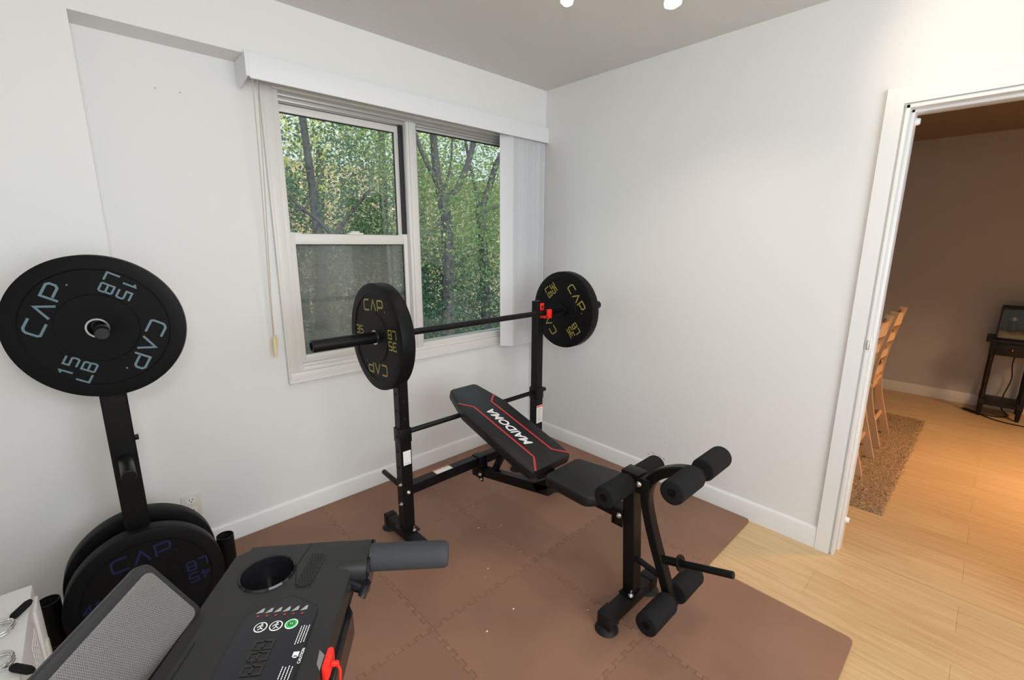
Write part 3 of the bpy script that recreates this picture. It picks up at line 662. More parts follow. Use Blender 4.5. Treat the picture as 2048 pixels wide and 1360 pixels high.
cb = obj('lower_crossbar', b, wbn)
b = MB(); b.box((-1.282, UY-.018, 0.3192), (-1.185, UY+.024, 0.3200), m_label); b.box((-1.282, UY+.014, 0.3200), (-1.185, UY+.021, 0.3203), m_orange)
obj('warning_label', b, cb, 'white warning label with orange line')
b = MB(); xu = XU[0]; b.box((xu-.019, UY-.0292, 0.435), (xu+.021, UY-.0284, 0.505), m_label)
for zz in (0.443,): b.box((xu-.012, UY-.0295, zz-.001), (xu+.014, UY-.0292, zz+.001), m_greyprint)
obj('paper_sticker', b, wbn, 'small white sticker on the left upright')
b = MB(); xu = XU[1]; b.box((xu-.026, UY-.0292, 0.395), (xu+.026, UY-.0284, 0.505), m_label); b.box((xu-.026, UY-.0295, 0.493), (xu+.026, UY-.0291, 0.503), m_orange)
for zz in (0.48, 0.47, 0.46, 0.45, 0.44, 0.43, 0.42, 0.41): b.box((xu-.018, UY-.0295, zz-.001), (xu+.018, UY-.0291, zz+.001), m_greyprint)
obj('warning_label', b, wbn, 'white warning label with orange header')
# centre bracket and frame
XB = -0.995
b = MB(); b.box((XB-.028, UY-.035, 0.205), (XB-.022, UY+.03, 0.322), m_steel, .001); b.box((XB+.022, UY-.035, 0.205), (XB+.028, UY+.03, 0.322), m_steel, .001); b.box((XB-.028, UY-.03, 0.318), (XB+.028, UY+.03, 0.324), m_steel, .001)
b.box((XB-.028, UY-.06, 0.195), (XB-.022, UY-.03, 0.26), m_steel, .001); b.box((XB+.022, UY-.06, 0.195), (XB+.028, UY-.03, 0.26), m_steel, .001)
obj('centre_bracket', b, wbn)
bolt(wbn, (XB-.028, UY-.04, 0.232), (-1, 0, 0), .0085, .003); bolt(wbn, (XB-.028, UY-.05, 0.207), (-1, 0, 0), .006, .002)
b = MB(); b.beam((XB, UY-.035, 0.240), (XB, -1.13, 0.335), 0.042, 0.050, m_steel); b.beam((XB, -1.05, 0.320), (XB, -1.20, 0.420), 0.042, 0.046, m_steel); obj('rear_strut', b, wbn)
b = MB(); b.beam((XB, -1.16, 0.408), (XB, -1.56, 0.408), 0.050, 0.050, m_steel); obj('seat_beam', b, wbn)
b = MB(); b.beam((XB, UY-.02, 0.52), (XB, -1.16, 0.415), 0.04, 0.035, m_steel)
b.beam((XB, -0.72, 0.245), (XB, -0.86, 0.50), 0.03, 0.03, m_steel)
obj('backrest_support', b, wbn)
b = MB(); b.cyl((XB-.10, -0.86, 0.43), (XB+.08, -0.86, 0.43), 0.008, m_steel, seg=10); obj('adjusting_pin', b, wbn)
# backrest
A0 = Vector((-1.0, -1.15, 0.478)); B0 = Vector((-1.0, -0.49, 0.680)); ez = (B0-A0).normalized(); en = Vector((1, 0, 0)).cross(ez).normalized()
bm_ = Matrix.Identity(4)
for i in range(3): bm_[i][0] = (1, 0, 0)[i]; bm_[i][1] = ez[i]; bm_[i][2] = en[i]; bm_[i][3] = A0[i]
b = MB(); poly = roundpoly([(-.132, 0), (.132, 0), (.138, 0.10), (.136, 0.50), (.088, 0.703), (-.088, 0.703), (-.145, 0.50), (-.142, 0.10)], [.022, .022, .0, .05, .03, .03, .05, 0])
b.prism(poly, 0.050, m_vinyl, bm_, -0.050, bev=0.010)
br_ = obj('backrest', b, wbn, 'long padded backrest with red stripes')
b = MB(); b.strokes([[(.132, 0.010), (.067, .075), (.055, .517), (.112, .565)], [(-.112, 0.003), (-.052, .075), (-.064, .515), (-.122, .574)]], 0.0095, 0.0008, m_redprint, bm_); obj('red_stripes', b, br_)
def textmesh(txt, size, shear=0.0, bold=0.0):
    c = bpy.data.curves.new('tmp', 'FONT'); c.body = txt; c.size = size; c.shear = shear; c.offset = bold; c.align_x = 'CENTER'; c.align_y = 'CENTER'; c.fill_mode = 'FRONT'; c.resolution_u = 6
    o = bpy.data.objects.new('tmp', c); col.objects.link(o); dg = bpy.context.evaluated_depsgraph_get(); me = bpy.data.meshes.new_from_object(o.evaluated_get(dg))
    bpy.data.objects.remove(o); return me
def textobj(name, txt, size, m, mx, parent, shear=0.0, bold=0.0, sx=1.0, label=None):
    me = textmesh(txt, size, shear, bold); me.transform(Matrix.Translation(-WLOC[parent.name]) @ mx @ Matrix.Diagonal((sx, 1, 1, 1))); me.materials.clear(); me.materials.append(m)
    o = bpy.data.objects.new(name, me); col.objects.link(o); o.parent = parent; WLOC[o.name] = WLOC[parent.name]
    if label: o['label'] = label
    return o
textobj('white_lettering', 'MAIDOMA', 0.062, m_whiteprint, bm_ @ Matrix.Translation((-.004, 0.302, 0.0012)) @ Matrix.Rotation(R(90), 4, 'Z'), br_, shear=0.28, bold=0.0016, sx=1.06)
# seat
b = MB(); poly = roundpoly([(-1.118, -1.198), (-.878, -1.190), (-.838, -1.415), (-.875, -1.452), (-1.085, -1.458), (-1.125, -1.43)], [.03, .03, .05, .03, .03, .05]); b.prism(poly, 0.048, m_vinyl, None, 0.434, bev=0.011)
obj('seat', b, wbn, 'plain padded seat')
# front post, front base
b = MB(); b.beam((-1.0, -1.585, 0.086), (-1.0, -1.555, 0.585), 0.050, 0.056, m_steel, up=(1, 0, 0)); b.box((-1.032, -1.60, 0.585), (-.968, -1.525, 0.607), m_steel, 0.003); b.box((-1.048, -1.622, 0.086), (-.968, -1.555, 0.090), m_steel, .001)
obj('front_post', b, wbn)
b = MB(); b.beam((-1.165, -1.585, 0.061), (-.855, -1.585, 0.061), 0.052, 0.050, m_steel); b.box((-1.19, -1.614, 0.030), (-1.125, -1.556, 0.090), m_rubband, 0.003); b.box((-.895, -1.614, 0.034), (-.845, -1.556, 0.090), m_rubband, 0.003)
fb = obj('base_tube', b, wbn)
for x in (-1.165, -.868):
    b = MB(); foot_disc(b, x, -1.585); obj('rubber_foot', b, fb)
bolt(wbn, (-1.035, -1.603, 0.092), (0, 0, 1), .009, .016); bolt(wbn, (-1.026, -1.602, 0.575), (-1, -.1, 0), .0115, .006); bolt(wbn, (-1.036, -1.530, 0.412), (-1, 0, 0), .009, .001)
b = MB(); b.box((-1.036, -1.545, 0.365), (-1.030, -1.495, 0.440), m_steel, .001); b.box((-1.036, -1.51, 0.365), (-1.0, -1.503, 0.40), m_steel, .001); obj('selector_bracket', b, wbn)
b = MB(); b.box((-1.030, -1.635, 0.535), (-1.024, -1.56, 0.600), m_steel, .002); b.box((-.976, -1.635, 0.535), (-.970, -1.56, 0.600), m_steel, .002); b.box((-1.030, -1.565, 0.535), (-.970, -1.559, 0.600), m_steel, .002); obj('pivot_bracket', b, wbn)
def smooth_path(P, n=6):
    out = []; P = [Vector(p) for p in P]
    for i in range(len(P)-1):
        p0 = P[max(0, i-1)]; p1 = P[i]; p2 = P[i+1]; p3 = P[min(len(P)-1, i+2)]
        for k in range(n):
            t = k/n; out.append(0.5*((2*p1)+(p2-p0)*t+(2*p0-5*p1+4*p2-p3)*t*t+(3*p1-p0-3*p2+p3)*t**3))
    out.append(P[-1]); return out
b = MB(); a = 0.019; c_ = 0.004; sec = [(-a+c_, -a), (a-c_, -a), (a, -a+c_), (a, a-c_), (a-c_, a), (-a+c_, a), (-a, a-c_), (-a, -a+c_)]
b.sweep(smooth_path([(-1, -1.755, 0.125), (-1, -1.715, 0.235), (-1, -1.672, 0.345), (-1, -1.640, 0.44), (-1, -1.622, 0.52), (-1, -1.632, 0.585), (-1, -1.668, 0.632), (-1, -1.715, 0.662), (-1, -1.765, 0.680), (-1, -1.825, 0.688)]), sec, m_steel, up=(1, 0, 0))
b.box((-1.0-.024, -1.64, 0.54), (-1.0+.024, -1.59, 0.60), m_steel, .004)
obj('leg_arm', b, wbn)
b = MB(); b.cyl((-1.0, -1.69, 0.292), (-1.0, -1.782, 0.322), 0.0155, m_steel, seg=18); b.cyl((-1.0, -1.770, 0.318), (-1.0, -1.777, 0.3205), 0.030, m_steel, seg=26, bev=.002); b.cyl((-1.0, -1.777, 0.3205), (-1.0, -1.955, 0.378), 0.0125, m_steel, seg=18, bev=.003)
obj('weight_peg', b, wbn)
b = MB(); b.cyl((-1.0, -1.60, 0.240), (-1.0, -1.70, 0.222), 0.0115, m_steel, seg=14); obj('stopper', b, wbn)
def roller(cx, y, z, x0, x1, r=0.041):
    b = MB(); s_ = 1 if x1 > x0 else -1; mx = frame((x0, y, z), (s_, 0, 0)); L = abs(x1-x0)
    b.lathe([(r-.006, 0), (r-.0015, .002), (r, .008), (r, L-.008), (r-.0015, L-.002), (r-.006, L), (0.014, L), (0.0135, L-.004), (0.0001, L-.004)], m_foam, mx, 36)
    b.lathe([(0.0115, L-.003), (0.0115, L+.0015), (0.0085, L+.0015), (0.008, L-.002), (0.0001, L-.002)], m_steel, mx, 20)
    obj('foam_roller', b, wbn)
for (y, z) in ((-1.553, 0.560), (-1.805, 0.688), (-1.752, 0.158)):
    roller(0, y, z, -1.03, -1.185); roller(0, y, z, -.97, -.815)
    b = MB(); b.cyl((-1.04, y, z), (-.96, y, z), 0.0115, m_steel, seg=14); obj('roller_axle', b, wbn)

# ------------------------------------------------------------------ plate stand
PX, PY = -2.42, -0.412
ps = thing('plate_stand', 'black upright weight plate stand with bar holders in front of the white column', 'plate stand', (PX, PY, MT))
b = MB(); b.beam((PX, PY, 0.05), (PX, PY, 1.26), 0.070, 0.070, m_steel, up=(1, 0, 0), c=.005); obj('post', b, ps)
b = MB(); b.beam((PX-.29, PY, 0.04), (PX+.29, PY, 0.04), 0.055, 0.05, m_steel)
for dx in (-.255, .255): b.beam((PX+dx, PY-.22, 0.038), (PX+dx, PY+.22, 0.038), 0.055, 0.05, m_steel); b.box((PX+dx-.03, PY-.24, MT), (PX+dx+.03, PY-.20, .066), m_rubband, .003); b.box((PX+dx-.03, PY+.20, MT), (PX+dx+.03, PY+.24, .066), m_rubband, .003)
obj('base', b, ps)
for dx in (-.255, .255):
    b = MB(); b.pipe((PX+dx, PY, 0.055), (PX+dx, PY, 0.288), 0.0305, 0.0275, m_steel, m_hole, 0.19, 32); b.lathe([(0.0305, 0), (0.0355, .001), (0.0355, .07), (0.0305, .074)], m_steel, Matrix.Translation((PX+dx, PY, 0.06)), 32)
    obj('bar_holder', b, ps)
for (z, s_) in ((1.185, -1), (0.722, -1), (0.722, 1), (0.245, -1), (0.245, 1)):
    b = MB(); L = {1.185: .165, .722: .165, .245: .20}[z]
    b.cyl((PX, PY+s_*.03, z), (PX, PY+s_*(.035+L), z+.002), 0.0195 if z < 1 else 0.0185, m_steel, seg=28, bev=.002); obj('plate_peg', b, ps)
b = MB(); b.cyl((PX+.035, PY-.01, .785), (PX+.046, PY-.01, .785), .010, m_steel, seg=6); obj('bolt', b, ps)
plate('black 15 lb plate with grey green lettering, top of the plate stand', 0.034, m_grn, '15', plate_mx((-2.4223, -0.4872, 1.1905), (-.276, -.961, -0.02), 61), 'plates on the plate stand')
plate('black 45 lb plate with dark blue lettering, lower front of the stand', 0.066, m_blu, '45', plate_mx((-2.418, -0.489, 0.242), (-0.02, -1, 0.09), 3), 'plates on the plate stand')
plate('black 45 lb plate on the rear side of the stand, behind the post', 0.066, m_blu, '45', plate_mx((-2.418, -0.336, 0.246), (-0.02, -1, 0.06), 20), 'plates on the plate stand')

# ------------------------------------------------------------------ white cabinet with spring collars
BT = 0.56; bx1 = at(65, 1168, 2, BT); XR = bx1[0]; YB = bx1[1]
cbn = thing('storage_cabinet', 'white storage cabinet with ribbed side panel at the lower left corner', 'cabinet', (XR-.2, YB-.2, 0))
b = MB(); b.box((XR-.42, YB-.46, MT), (XR, YB, BT), m_box, .004); obj('body', b, cbn)
b = MB(); b.box((XR-.0005, YB-.09, .05), (XR+.006, YB-.012, BT-.03), m_box, .002)
for i in range(14):
    for j in range(2):
        for k in range(4):
            pass
obj('side_rail', b, cbn)
b = MB()
for j in range(4):
    for i in range(24): b.box((XR-.0005, YB-.125-j*.022-.006, BT-.06-i*.018-.005), (XR+.0018, YB-.125-j*.022+.006, BT-.06-i*.018+.005), m_box)
obj('ribbed_panel', b, cbn)
b = MB(); b.box((XR-.0005, YB-.075, .08), (XR+.012, YB-.045, BT-.14), m_outlet, .004); obj('handle_strip', b, cbn)
def collar(label, P, rz, flip):
    t = thing('spring_collar', label, 'collar clip', (P[0], P[1], BT), (0, 0, rz), 'spring collars on the white cabinet')
    b = MB(); rad = .025; path = []
    for i in range(64):
        a = i/63*2*math.pi*2.5; path.append((rad*math.cos(a), rad*math.sin(a), .004+i/63*.016))
    path += [(-rad-.010, -.004, .020), (-rad-.022, -.006, .018)]
    b.tube([(rad+.018, .004, .009), (rad+.008, .002, .007)]+path, .0026, m_chrome, 8)
    obj('spring_coil', b, t, 'chrome spring coil', local=True)
    for p, q_ in (((rad+.012, .003, .0095), (rad+.070, .006, .0095)), ((-rad-.014, -.005, .018), (-rad-.068, -.012, .012))):
        b = MB(); b.lathe([(0.0, 0), (.0065, .001), (.0085, .006), (.0085, .046), (.006, .054), (0.0, .055)], m_foam, frame(p, Vector(q_)-Vector(p)), 8); obj('grip', b, t, 'black plastic grip', local=True)
    return t
for lb, ca, cb in (('chrome spring collar with black grip on the cabinet, further from the viewer', (-2, 1262), (47, 1219)), ('chrome spring collar with black grip on the cabinet, nearest the bottom of the picture', (-6, 1331), (40, 1343))):
    ga = at(*ca, 2, BT+.008); gb = at(*cb, 2, BT+.008); collar(lb, ga, math.atan2(gb[1]-ga[1], gb[0]-ga[0]), False)

# ------------------------------------------------------------------ treadmill
TO = Vector((-2.29534, -1.62741, 0.96)); tu = Vector((.8090, -.5878, 0)).normalized(); tv = Vector((-.5878, -.8090, 0)).normalized()
TM = Matrix.Identity(4)
for i in range(3): TM[i][0] = tu[i]; TM[i][1] = -tv[i]; TM[i][2] = (0, 0, 1)[i]; TM[i][3] = TO[i]
def uvm(z=0.0): return TM @ Matrix.Translation((0, 0, z))
def q(u_, v_): return (u_, -v_)
tr = thing('treadmill', 'dark grey treadmill console with foam handle, cup holder and display, cropped at bottom left', 'treadmill', (TO[0]+tv[0]*.3, TO[1]+tv[1]*.3, 0))
VL = 0.62
b = MB(); cu, cv, cr = .049, .0665, .0365
left = [q(-.0, .0), q(cu, -.0)]+[q(cu-cr*math.sin(t), cv-cr*math.cos(t)) for t in [k*math.pi/16 for k in range(17)]]+[q(cu, VL), q(0, VL)]
right = [q(cu, 0), q(.150, -.0), q(.150, .069), q(.168, .072), q(.174, .084), q(.176, VL), q(cu, VL)]+[q(cu+cr*math.sin(t), cv+cr*math.cos(t)) for t in [k*math.pi/16 for k in range(17)]]
b.prism(left, .032, m_cons, uvm(-.032)); b.prism(right, .032, m_cons, uvm(-.032))
b.prism([q(-.020, .014), q(-.0028, .001), q(-.0028, VL), q(-.020, VL)], .028, m_cons, uvm(-.033))
b.prism([q(-.0028, .002), q(0, .002), q(0, VL), q(-.0028, VL)], .02, m_hole, uvm(-.033))
b.strokes([[q(.094, .001), q(.087, .055), q(.100, .100)], [q(.007, .185), q(.007, VL)]], .0012, .0006, m_hole, uvm(0))
cs = obj('console', b, tr)
b = MB(); b.lathe([(cr+.0035, .0), (cr+.002, .003), (cr, .002), (cr-.0015, -.008), (cr-.003, -.055), (.0001, -.055)], m_gloss, uvm(0) @ Matrix.Translation((*q(cu, cv), 0)), 48, caps=False); obj('cup_holder', b, tr, 'glossy black cup holder')
b = MB()
gp = roundpoly([q(.104, .034), q(.119, .025), q(.127, .034), q(.122, .096), q(.108, .104), q(.100, .096)], .008, 4); b.prism(gp, .0012, m_cons, uvm(0))
for i in range(16):
    for j in range(5):
        v_ = .033+i*.0046; u_ = .1045+j*.0042+(.0021 if i % 2 else 0)-(v_-.033)*.045
        if u_ < .1245-(v_-.033)*.03: b.prism(circ(*q(u_, v_), .0014, 6), .0004, m_hole, uvm(.0012))
obj('speaker_grille', b, tr)
dp = [q(.101, .119), q(.142, .142), q(.146, .150), q(.151, .46), q(.101, .49), q(.055, .46), q(.052, .155), q(.056, .146)]
b = MB(); b.prism(roundpoly(dp, [.004, .004, .004, 0, 0, 0, .004, .004]), .0016, m_hole, uvm(0)); sc_ = [(x*0.985+.1012*.015, y*0.992-.29*.008) for x, y in dp]; b.prism(roundpoly(sc_, [.004, .004, .004, 0, 0, 0, .004, .004]), .002, m_panel, uvm(0.0002))
Z = .0026
for i in range(6):
    u_ = .070+i*.0114; v_ = .1475+i*.0002
    b.prism([q(u_-.0045, v_+.002), q(u_+.004, v_+.0005), q(u_+.004, v_-.0065), q(u_+.0015, v_-.006)], .0003, m_icon, uvm(Z)); b.prism(circ(*q(u_-.0002, v_+.0068), .0018, 8), .0003, m_led, uvm(Z))
for k, (u_, v_) in enumerate(((.0805, .1735), (.0995, .1733), (.1185, .1725))):
    b.prism(circ(*q(u_, v_), .0082, 24), .0003, m_whiteprint, uvm(Z)); b.prism(circ(*q(u_, v_), .0068, 24), .0003, m_greenb if k == 2 else m_panel, uvm(Z+.0002))
    if k < 2: b.strokes([[q(u_-.004, v_+.001), q(u_-.001, v_-.002), q(u_+.003, v_-.001)], [q(u_-.001, v_-.002), q(u_+.001, v_+.002), q(u_-.002, v_+.005)], [q(u_+.001, v_+.002), q(u_+.004, v_+.004)]], .0014, Z+.0008, m_whiteprint, uvm(0)); b.prism(circ(*q(u_+.0005, v_-.0045), .0013, 8), .0003, m_whiteprint, uvm(Z+.0004))
    else: b.prism(circ(*q(u_, v_), .0040, 16), .0003, m_dgreen, uvm(Z+.0004)); b.strokes([[q(u_-.001, v_-.002), q(u_-.001, v_+.002)], [q(u_+.0015, v_-.002), q(u_+.0015, v_+.002)]], .0008, Z+.0009, m_whiteprint, uvm(0))
def dash(b, u0, v0, u1, v1):
    n = 9; v0_ = v0
    for i in range(n):
        a = i/n; c = (i+.78)/n; b.strokes([[q(u0+(u1-u0)*a, v0+(v1-v0)*a), q(u0+(u1-u0)*c, v0+(v1-v0)*c)]], .0011, Z+.0004, m_whiteprint, uvm(0))
for i in range(4): dash(b, .1335+i*.0032, .178-.001*(i % 2), .1335+i*.0032, .207-.001*i)
for i in range(4): dash(b, .130+i*.0038, .236+.0015*(i % 2), .130+i*.0038, .262)
b.prism([q(.136, .217), q(.143, .217), q(.143, .224), q(.136, .224)], .0003, m_whiteprint, uvm(Z)); b.prism([q(.1375, .2225), q(.1415, .2225), q(.1415, .2255), q(.1375, .2255)], .0003, m_whiteprint, uvm(Z))
mxd = uvm(Z+.0003) @ Matrix.Translation((*q(.1468, .2235), 0)) @ Matrix.Rotation(R(90), 4, 'Z')
for k, (v_, wd) in enumerate(((.196, 1), (.212, 1), (.231, 1), (.250, 1))):
    for ln in G['8']:
        P = [q(.084+y*.022, v_+(1-x)*.0115) for x, y in ln]; b.strokes([P], .0032, Z+.0004, m_ghost, uvm(0))
for v_ in (.2265,): b.prism(circ(*q(.091, v_), .0012, 8), .0003, m_ghost, uvm(Z)); b.prism(circ(*q(.100, v_), .0012, 8), .0003, m_ghost, uvm(Z))
dpl = obj('display_panel', b, tr, 'dark display panel with white icons')
textobj('caution_text', 'CAUTION', .0048, m_whiteprint, mxd, dpl, bold=.00012)
# handle: moulded socket and foam grip
b = MB(); hv = .0345; path = [(.120, -hv, -.0188), (.150, -hv, -.0188), (.196, -hv, -.0188)]
sec = roundpoly([(-.034, -.021), (.034, -.021), (.034, .019), (-.034, .019)], [.012, .012, .018, .002], 6)
b.sweep([uvm() @ Vector(p) for p in path], sec, m_cons, up=(0, 0, 1)); b.sweep([uvm() @ Vector(p) for p in ((.1935, -hv, -.0188), (.1985, -hv, -.0188))], [(x*1.0, y*1.0) for x, y in sec], m_gloss, up=(0, 0, 1))
obj('handle_socket', b, tr)
b = MB(); p0 = uvm() @ Vector((.196, -hv+.004, -.013)); p1 = uvm() @ Vector((.320, -hv-.002, -.013)); b.lathe([(.0215, 0), (.0215, .114), (.0207, .121), (.018, .1255), (.0, .127)], m_gripf, frame(p0, p1-p0), 40)
obj('foam_grip', b, tr, 'grey black foam grip')
b = MB(); kc = uvm() @ Vector((.183, -.077, -.030)); kd = (tu*.9+tv*.3+Vector((0, 0, -.2))).normalized(); mxk = frame(kc, kd)
star = [((.014 if i % 2 else .0095)*math.cos(i*math.pi/5), (.014 if i % 2 else .0095)*math.sin(i*math.pi/5)) for i in range(10)]
b.prism(star, .010, m_gloss, mxk, .006, bev=.002); b.lathe([(.0075, -.02), (.0075, .006)], m_gloss, mxk, 14); obj('knob', b, tr, 'black star knob')
b = MB(); b.prism([q(.010, .03), q(.168, .03), q(.168, .08), q(.160, .095), q(.172, .12), q(.172, VL), q(.010, VL)], .030, m_steel, uvm(-.062))
b.prism([q(.02, .09), q(.170, .085), q(.178, .10), q(.182, VL), q(.02, VL)], .045, m_gloss, uvm(-.095), bev=.004); obj('lower_housing', b, tr)
for v_ in (.10, .54):
    b = MB(); b.beam(uvm(-.06) @ Vector((.085, -v_, 0)), uvm(-.93) @ Vector((.085, -v_, 0)), .06, .04, m_steel, up=tuple(tv)); obj('upright_post', b, tr)
b = MB(); b.prism([q(.045, .14), q(.125, .14), q(.125, .50), q(.045, .50)], .72, m_steel, uvm(-.90), bev=.01); obj('running_deck', b, tr, 'folded running deck under the console')
b = MB(); b.prism([q(-.02, .08), q(.16, .08), q(.16, .56), q(-.02, .56)], .035, m_steel, uvm(-.945), bev=.006); obj('base_frame', b, tr)
# red safety key with clip and cord
b = MB(); kp = uvm() @ Vector((.1785, -.229, -.006)); mk = Matrix.Translation(kp) @ TM.to_3x3().to_4x4(); b.box((-.0040, -.016, -.012), (.0050, .016, .009), m_red, .004, mx=mk)
b.lathe([(.0, 0), (.0035, .0), (.0035, .007), (.0, .009)], m_red, mk @ Matrix.Translation((.006, -.004, .002)) @ Matrix.Rotation(R(90), 4, 'Y'), 10)
kk = obj('safety_key', b, tr, 'red safety key')
b = MB(); b.tube([mk @ Vector(p) for p in ((.012, -.004, .002), (.017, -.010, -.002), (.019, -.020, -.006), (.022, -.030, -.004), (.026, -.040, -.01))], .0016, m_red, 6); b.box((.010, -.052, -.02), (.034, -.026, -.006), m_red, .006, mx=mk)
obj('red_clip', b, kk)
b = MB(); b.prism([q(.166, .216), q(.174, .224), q(.174, .246), q(.168, .236)], .0008, m_ring, uvm(.0002)); obj('metal_contact', b, kk)
# sloping mesh-covered shelf
PB = at(410, 1219, 2, .955); PA = at(292, 1117, 2, 1.0); PBR = at(308, 1360, 2, .935)
import mathutils
def solve_A():
    # raise PA along its ray until the corner at PB is square
    best = None
    for k in range(0, 400):
        z = .90+k*.0006; a_ = at(292, 1117, 2, z); c = (a_-PB).normalized().dot((PBR-PB).normalized())
        if best is None or abs(c) < best[0]: best = (abs(c), a_)
    return best[1]
PA = solve_A(); dA = (PA-PB); dL = (PBR-PB).normalized(); nn = dA.cross(dL).normalized()
if nn[2] < 0: nn = -nn
wA = dA.length; dA.normalize(); ey = dL
Ms = Matrix.Identity(4)
for i in range(3): Ms[i][0] = dA[i]; Ms[i][1] = dL[i]; Ms[i][2] = nn[i]; Ms[i][3] = PB[i]
b = MB(); b.prism(roundpoly([(0, 0), (wA, 0), (wA, .42), (0, .42)], [.012, .016, .01, .01], 6), .016, m_cons, Ms, -.016, bev=.004)
sh = obj('shelf', b, tr, 'long tilted shelf with grey mesh cover and black rim')
b = MB(); mg = .011; b.prism(roundpoly([(mg*.6, mg*.7), (wA-mg*1.1, mg*.7), (wA-mg*1.3, .41), (mg*.8, .41)], .010, 6), .0016, m_meshf, Ms, -.0004, bev=.0006); obj('mesh_cover', b, sh, 'grey woven mesh')

# ------------------------------------------------------------------ track light
tl = thing('track_light', 'ceiling track light with glowing frosted heads at the top edge', 'ceiling light', (-.8, -1.26, H))
b = MB(); b.beam((-1.16, -.93, H-.012), (-.35, -1.72, H-.012), .035, .024, m_track); obj('track_bar', b, tl)
for (px, py, r, zz, aim, e_) in ((1133, 6, .024, 2.325, (-.1, .15, -1), 10.0), (1346, 10, .032, 2.315, (.1, -.05, -1), 10.0), (1590, -60, .03, 2.31, (.45, -.9, -.25), 9.0)):
    p = at(px, py, 2, zz); d = Vector(aim).normalized(); top = p-d*.055
    b = MB(); b.cyl((top[0], top[1], H-.02), top, .006, m_track, seg=10); b.sphere(top, .012, m_track, 10); hd = obj('lamp_arm', b, tl)
    b = MB(); b.lathe([(.010, 0), (.018, .010), (r, .048), (r*.96, .060), (r*.5, .068), (0, .070)], m_bulb, frame(top-d*.005, d), 24); obj('lamp_shade', b, tl, 'glowing frosted glass shade')
    light('track_lamp', 'SPOT', p+d*.03, e_, (1.0, 0.84, 0.62), p+d, spot_size=R(125), spot_blend=0.8, shadow_soft_size=0.025)

# ------------------------------------------------------------------ dining room furniture
def chair(label, x0, x1, dy=0.0):
    xm = (x0+x1)/2; t = thing('dining_chair', label, 'chair', (xm, -1.75+dy, 0.0), (0, 0, 0), 'oak ladder back chairs at the dining table'); y0 = dy
    pr_ = [(-1.985, 0.0), (-1.945, .15), (-1.905, .30), (-1.885, .42), (-1.886, .55), (-1.900, .68), (-1.925, .82), (-1.955, .99)]
    for x in (x0, x1):
        b = MB(); a = .011; s2 = [(-a, -.021), (a, -.021), (a, .021), (-a, .021)]; b.sweep(smooth_path([(x, y+y0, z) for y, z in pr_], 4), s2, m_pine, up=(1, 0, 0)) if False else b.sweep(smooth_path([(x, y+y0, z) for y, z in pr_], 4), [(-.021, -a), (.021, -a), (.021, a), (-.021, a)], m_pine, up=(1, 0, 0))
        obj('leg', b, t)
    for x in (x0, x1):
        b = MB(); b.beam((x, -1.50+y0, 0), (x, -1.50+y0, .44), .034, .034, m_pine, up=(1, 0, 0)); obj('leg', b, t)
    for (z, y, h) in ((.93, -1.945, .085), (.80, -1.922, .055), (.675, -1.898, .055), (.55, -1.886, .055)):
        b = MB(); pth = [(x0+(x1-x0)*s_, y+y0-.022*math.sin(math.pi*s_), z) for s_ in [i/8 for i in range(9)]]; b.sweep(pth, [(-.007, -h/2), (.007, -h/2), (.007, h/2), (-.007, h/2)], m_pine); obj('back_slat', b, t)
    b = MB(); b.box((x0-.02, -1.90+y0, .435), (x1+.02, -1.48+y0, .465), m_pine, .006); obj('seat', b, t)
    for ya, yb in ((-1.885, -1.865), (-1.51, -1.49)):
        b = MB(); b.box((x0, ya+y0, .39), (x1, yb+y0, .435), m_pine); obj('seat_rail', b, t)
    for x in (x0, x1):
        b = MB(); b.beam((x, -1.94+y0, .16), (x, -1.50+y0, .14), .018, .03, m_pine); obj('stretcher', b, t)
    b = MB(); b.beam((x0, -1.93+y0, .165), (x1, -1.93+y0, .165), .018, .03, m_pine); obj('stretcher', b, t)
    t.location.z = .011; return t
chair('oak ladder back chair seen whole through the doorway, farther along', 1.59, 1.957)
chair('oak ladder back chair half hidden by the door casing, nearer', .986, 1.357)
tb = thing('dining_table', 'dark dining table glimpsed behind the oak chair backs', 'table', (1.5, -1.0, 0))
b = MB(); b.box((.75, -1.75, .72), (2.3, -.55, .76), m_darktable, .005); obj('table_top', b, tb)
for x in (.85, 2.2):
    for y in (-1.35, -.65):
        b = MB(); b.box((x-.035, y-.035, 0.02), (x+.035, y+.035, .72), m_darktable, .004); obj('leg', b, tb)
tb.location.z = .004
# rug
b = MB(); nx, ny = 150, 130; x0, x1, y0, y1 = .565, 2.545, -2.165, -.45
V = []; F = []
for i in range(nx+1):
    for j in range(ny+1):
        e = (i in (0, nx) or j in (0, ny)); V.append((x0+(x1-x0)*i/nx+random.uniform(-.005, .005), y0+(y1-y0)*j/ny+random.uniform(-.006, .006), .001 if e else .010+random.uniform(-.005, .005)))
for i in range(nx):
    for j in range(ny): k = i*(ny+1)+j; F.append((k, k+ny+1, k+ny+2, k+1))
b._add(V, F, m_rug)
for k in range(16000):
    x = random.uniform(x0, x1); y = y0-.01+abs(random.gauss(0, .35)) if k % 2 else random.uniform(y0, y0+.9); y = min(y, y1); a = random.uniform(0, 6.283); l = random.uniform(.010, .022); dx, dy = math.cos(a), math.sin(a); z = random.uniform(.010, .016)
    b._add([(x, y, z-.008), (x+dy*.002, y-dx*.002, z-.008), (x+dx*l, y+dy*l, z+.004)], [(0, 1, 2)], m_rug)
tag(obj('shag_rug', b, None, origin=(1.5, -1.3, 0)), 'brown shaggy rug under the oak chairs on the dining room floor', 'rug')
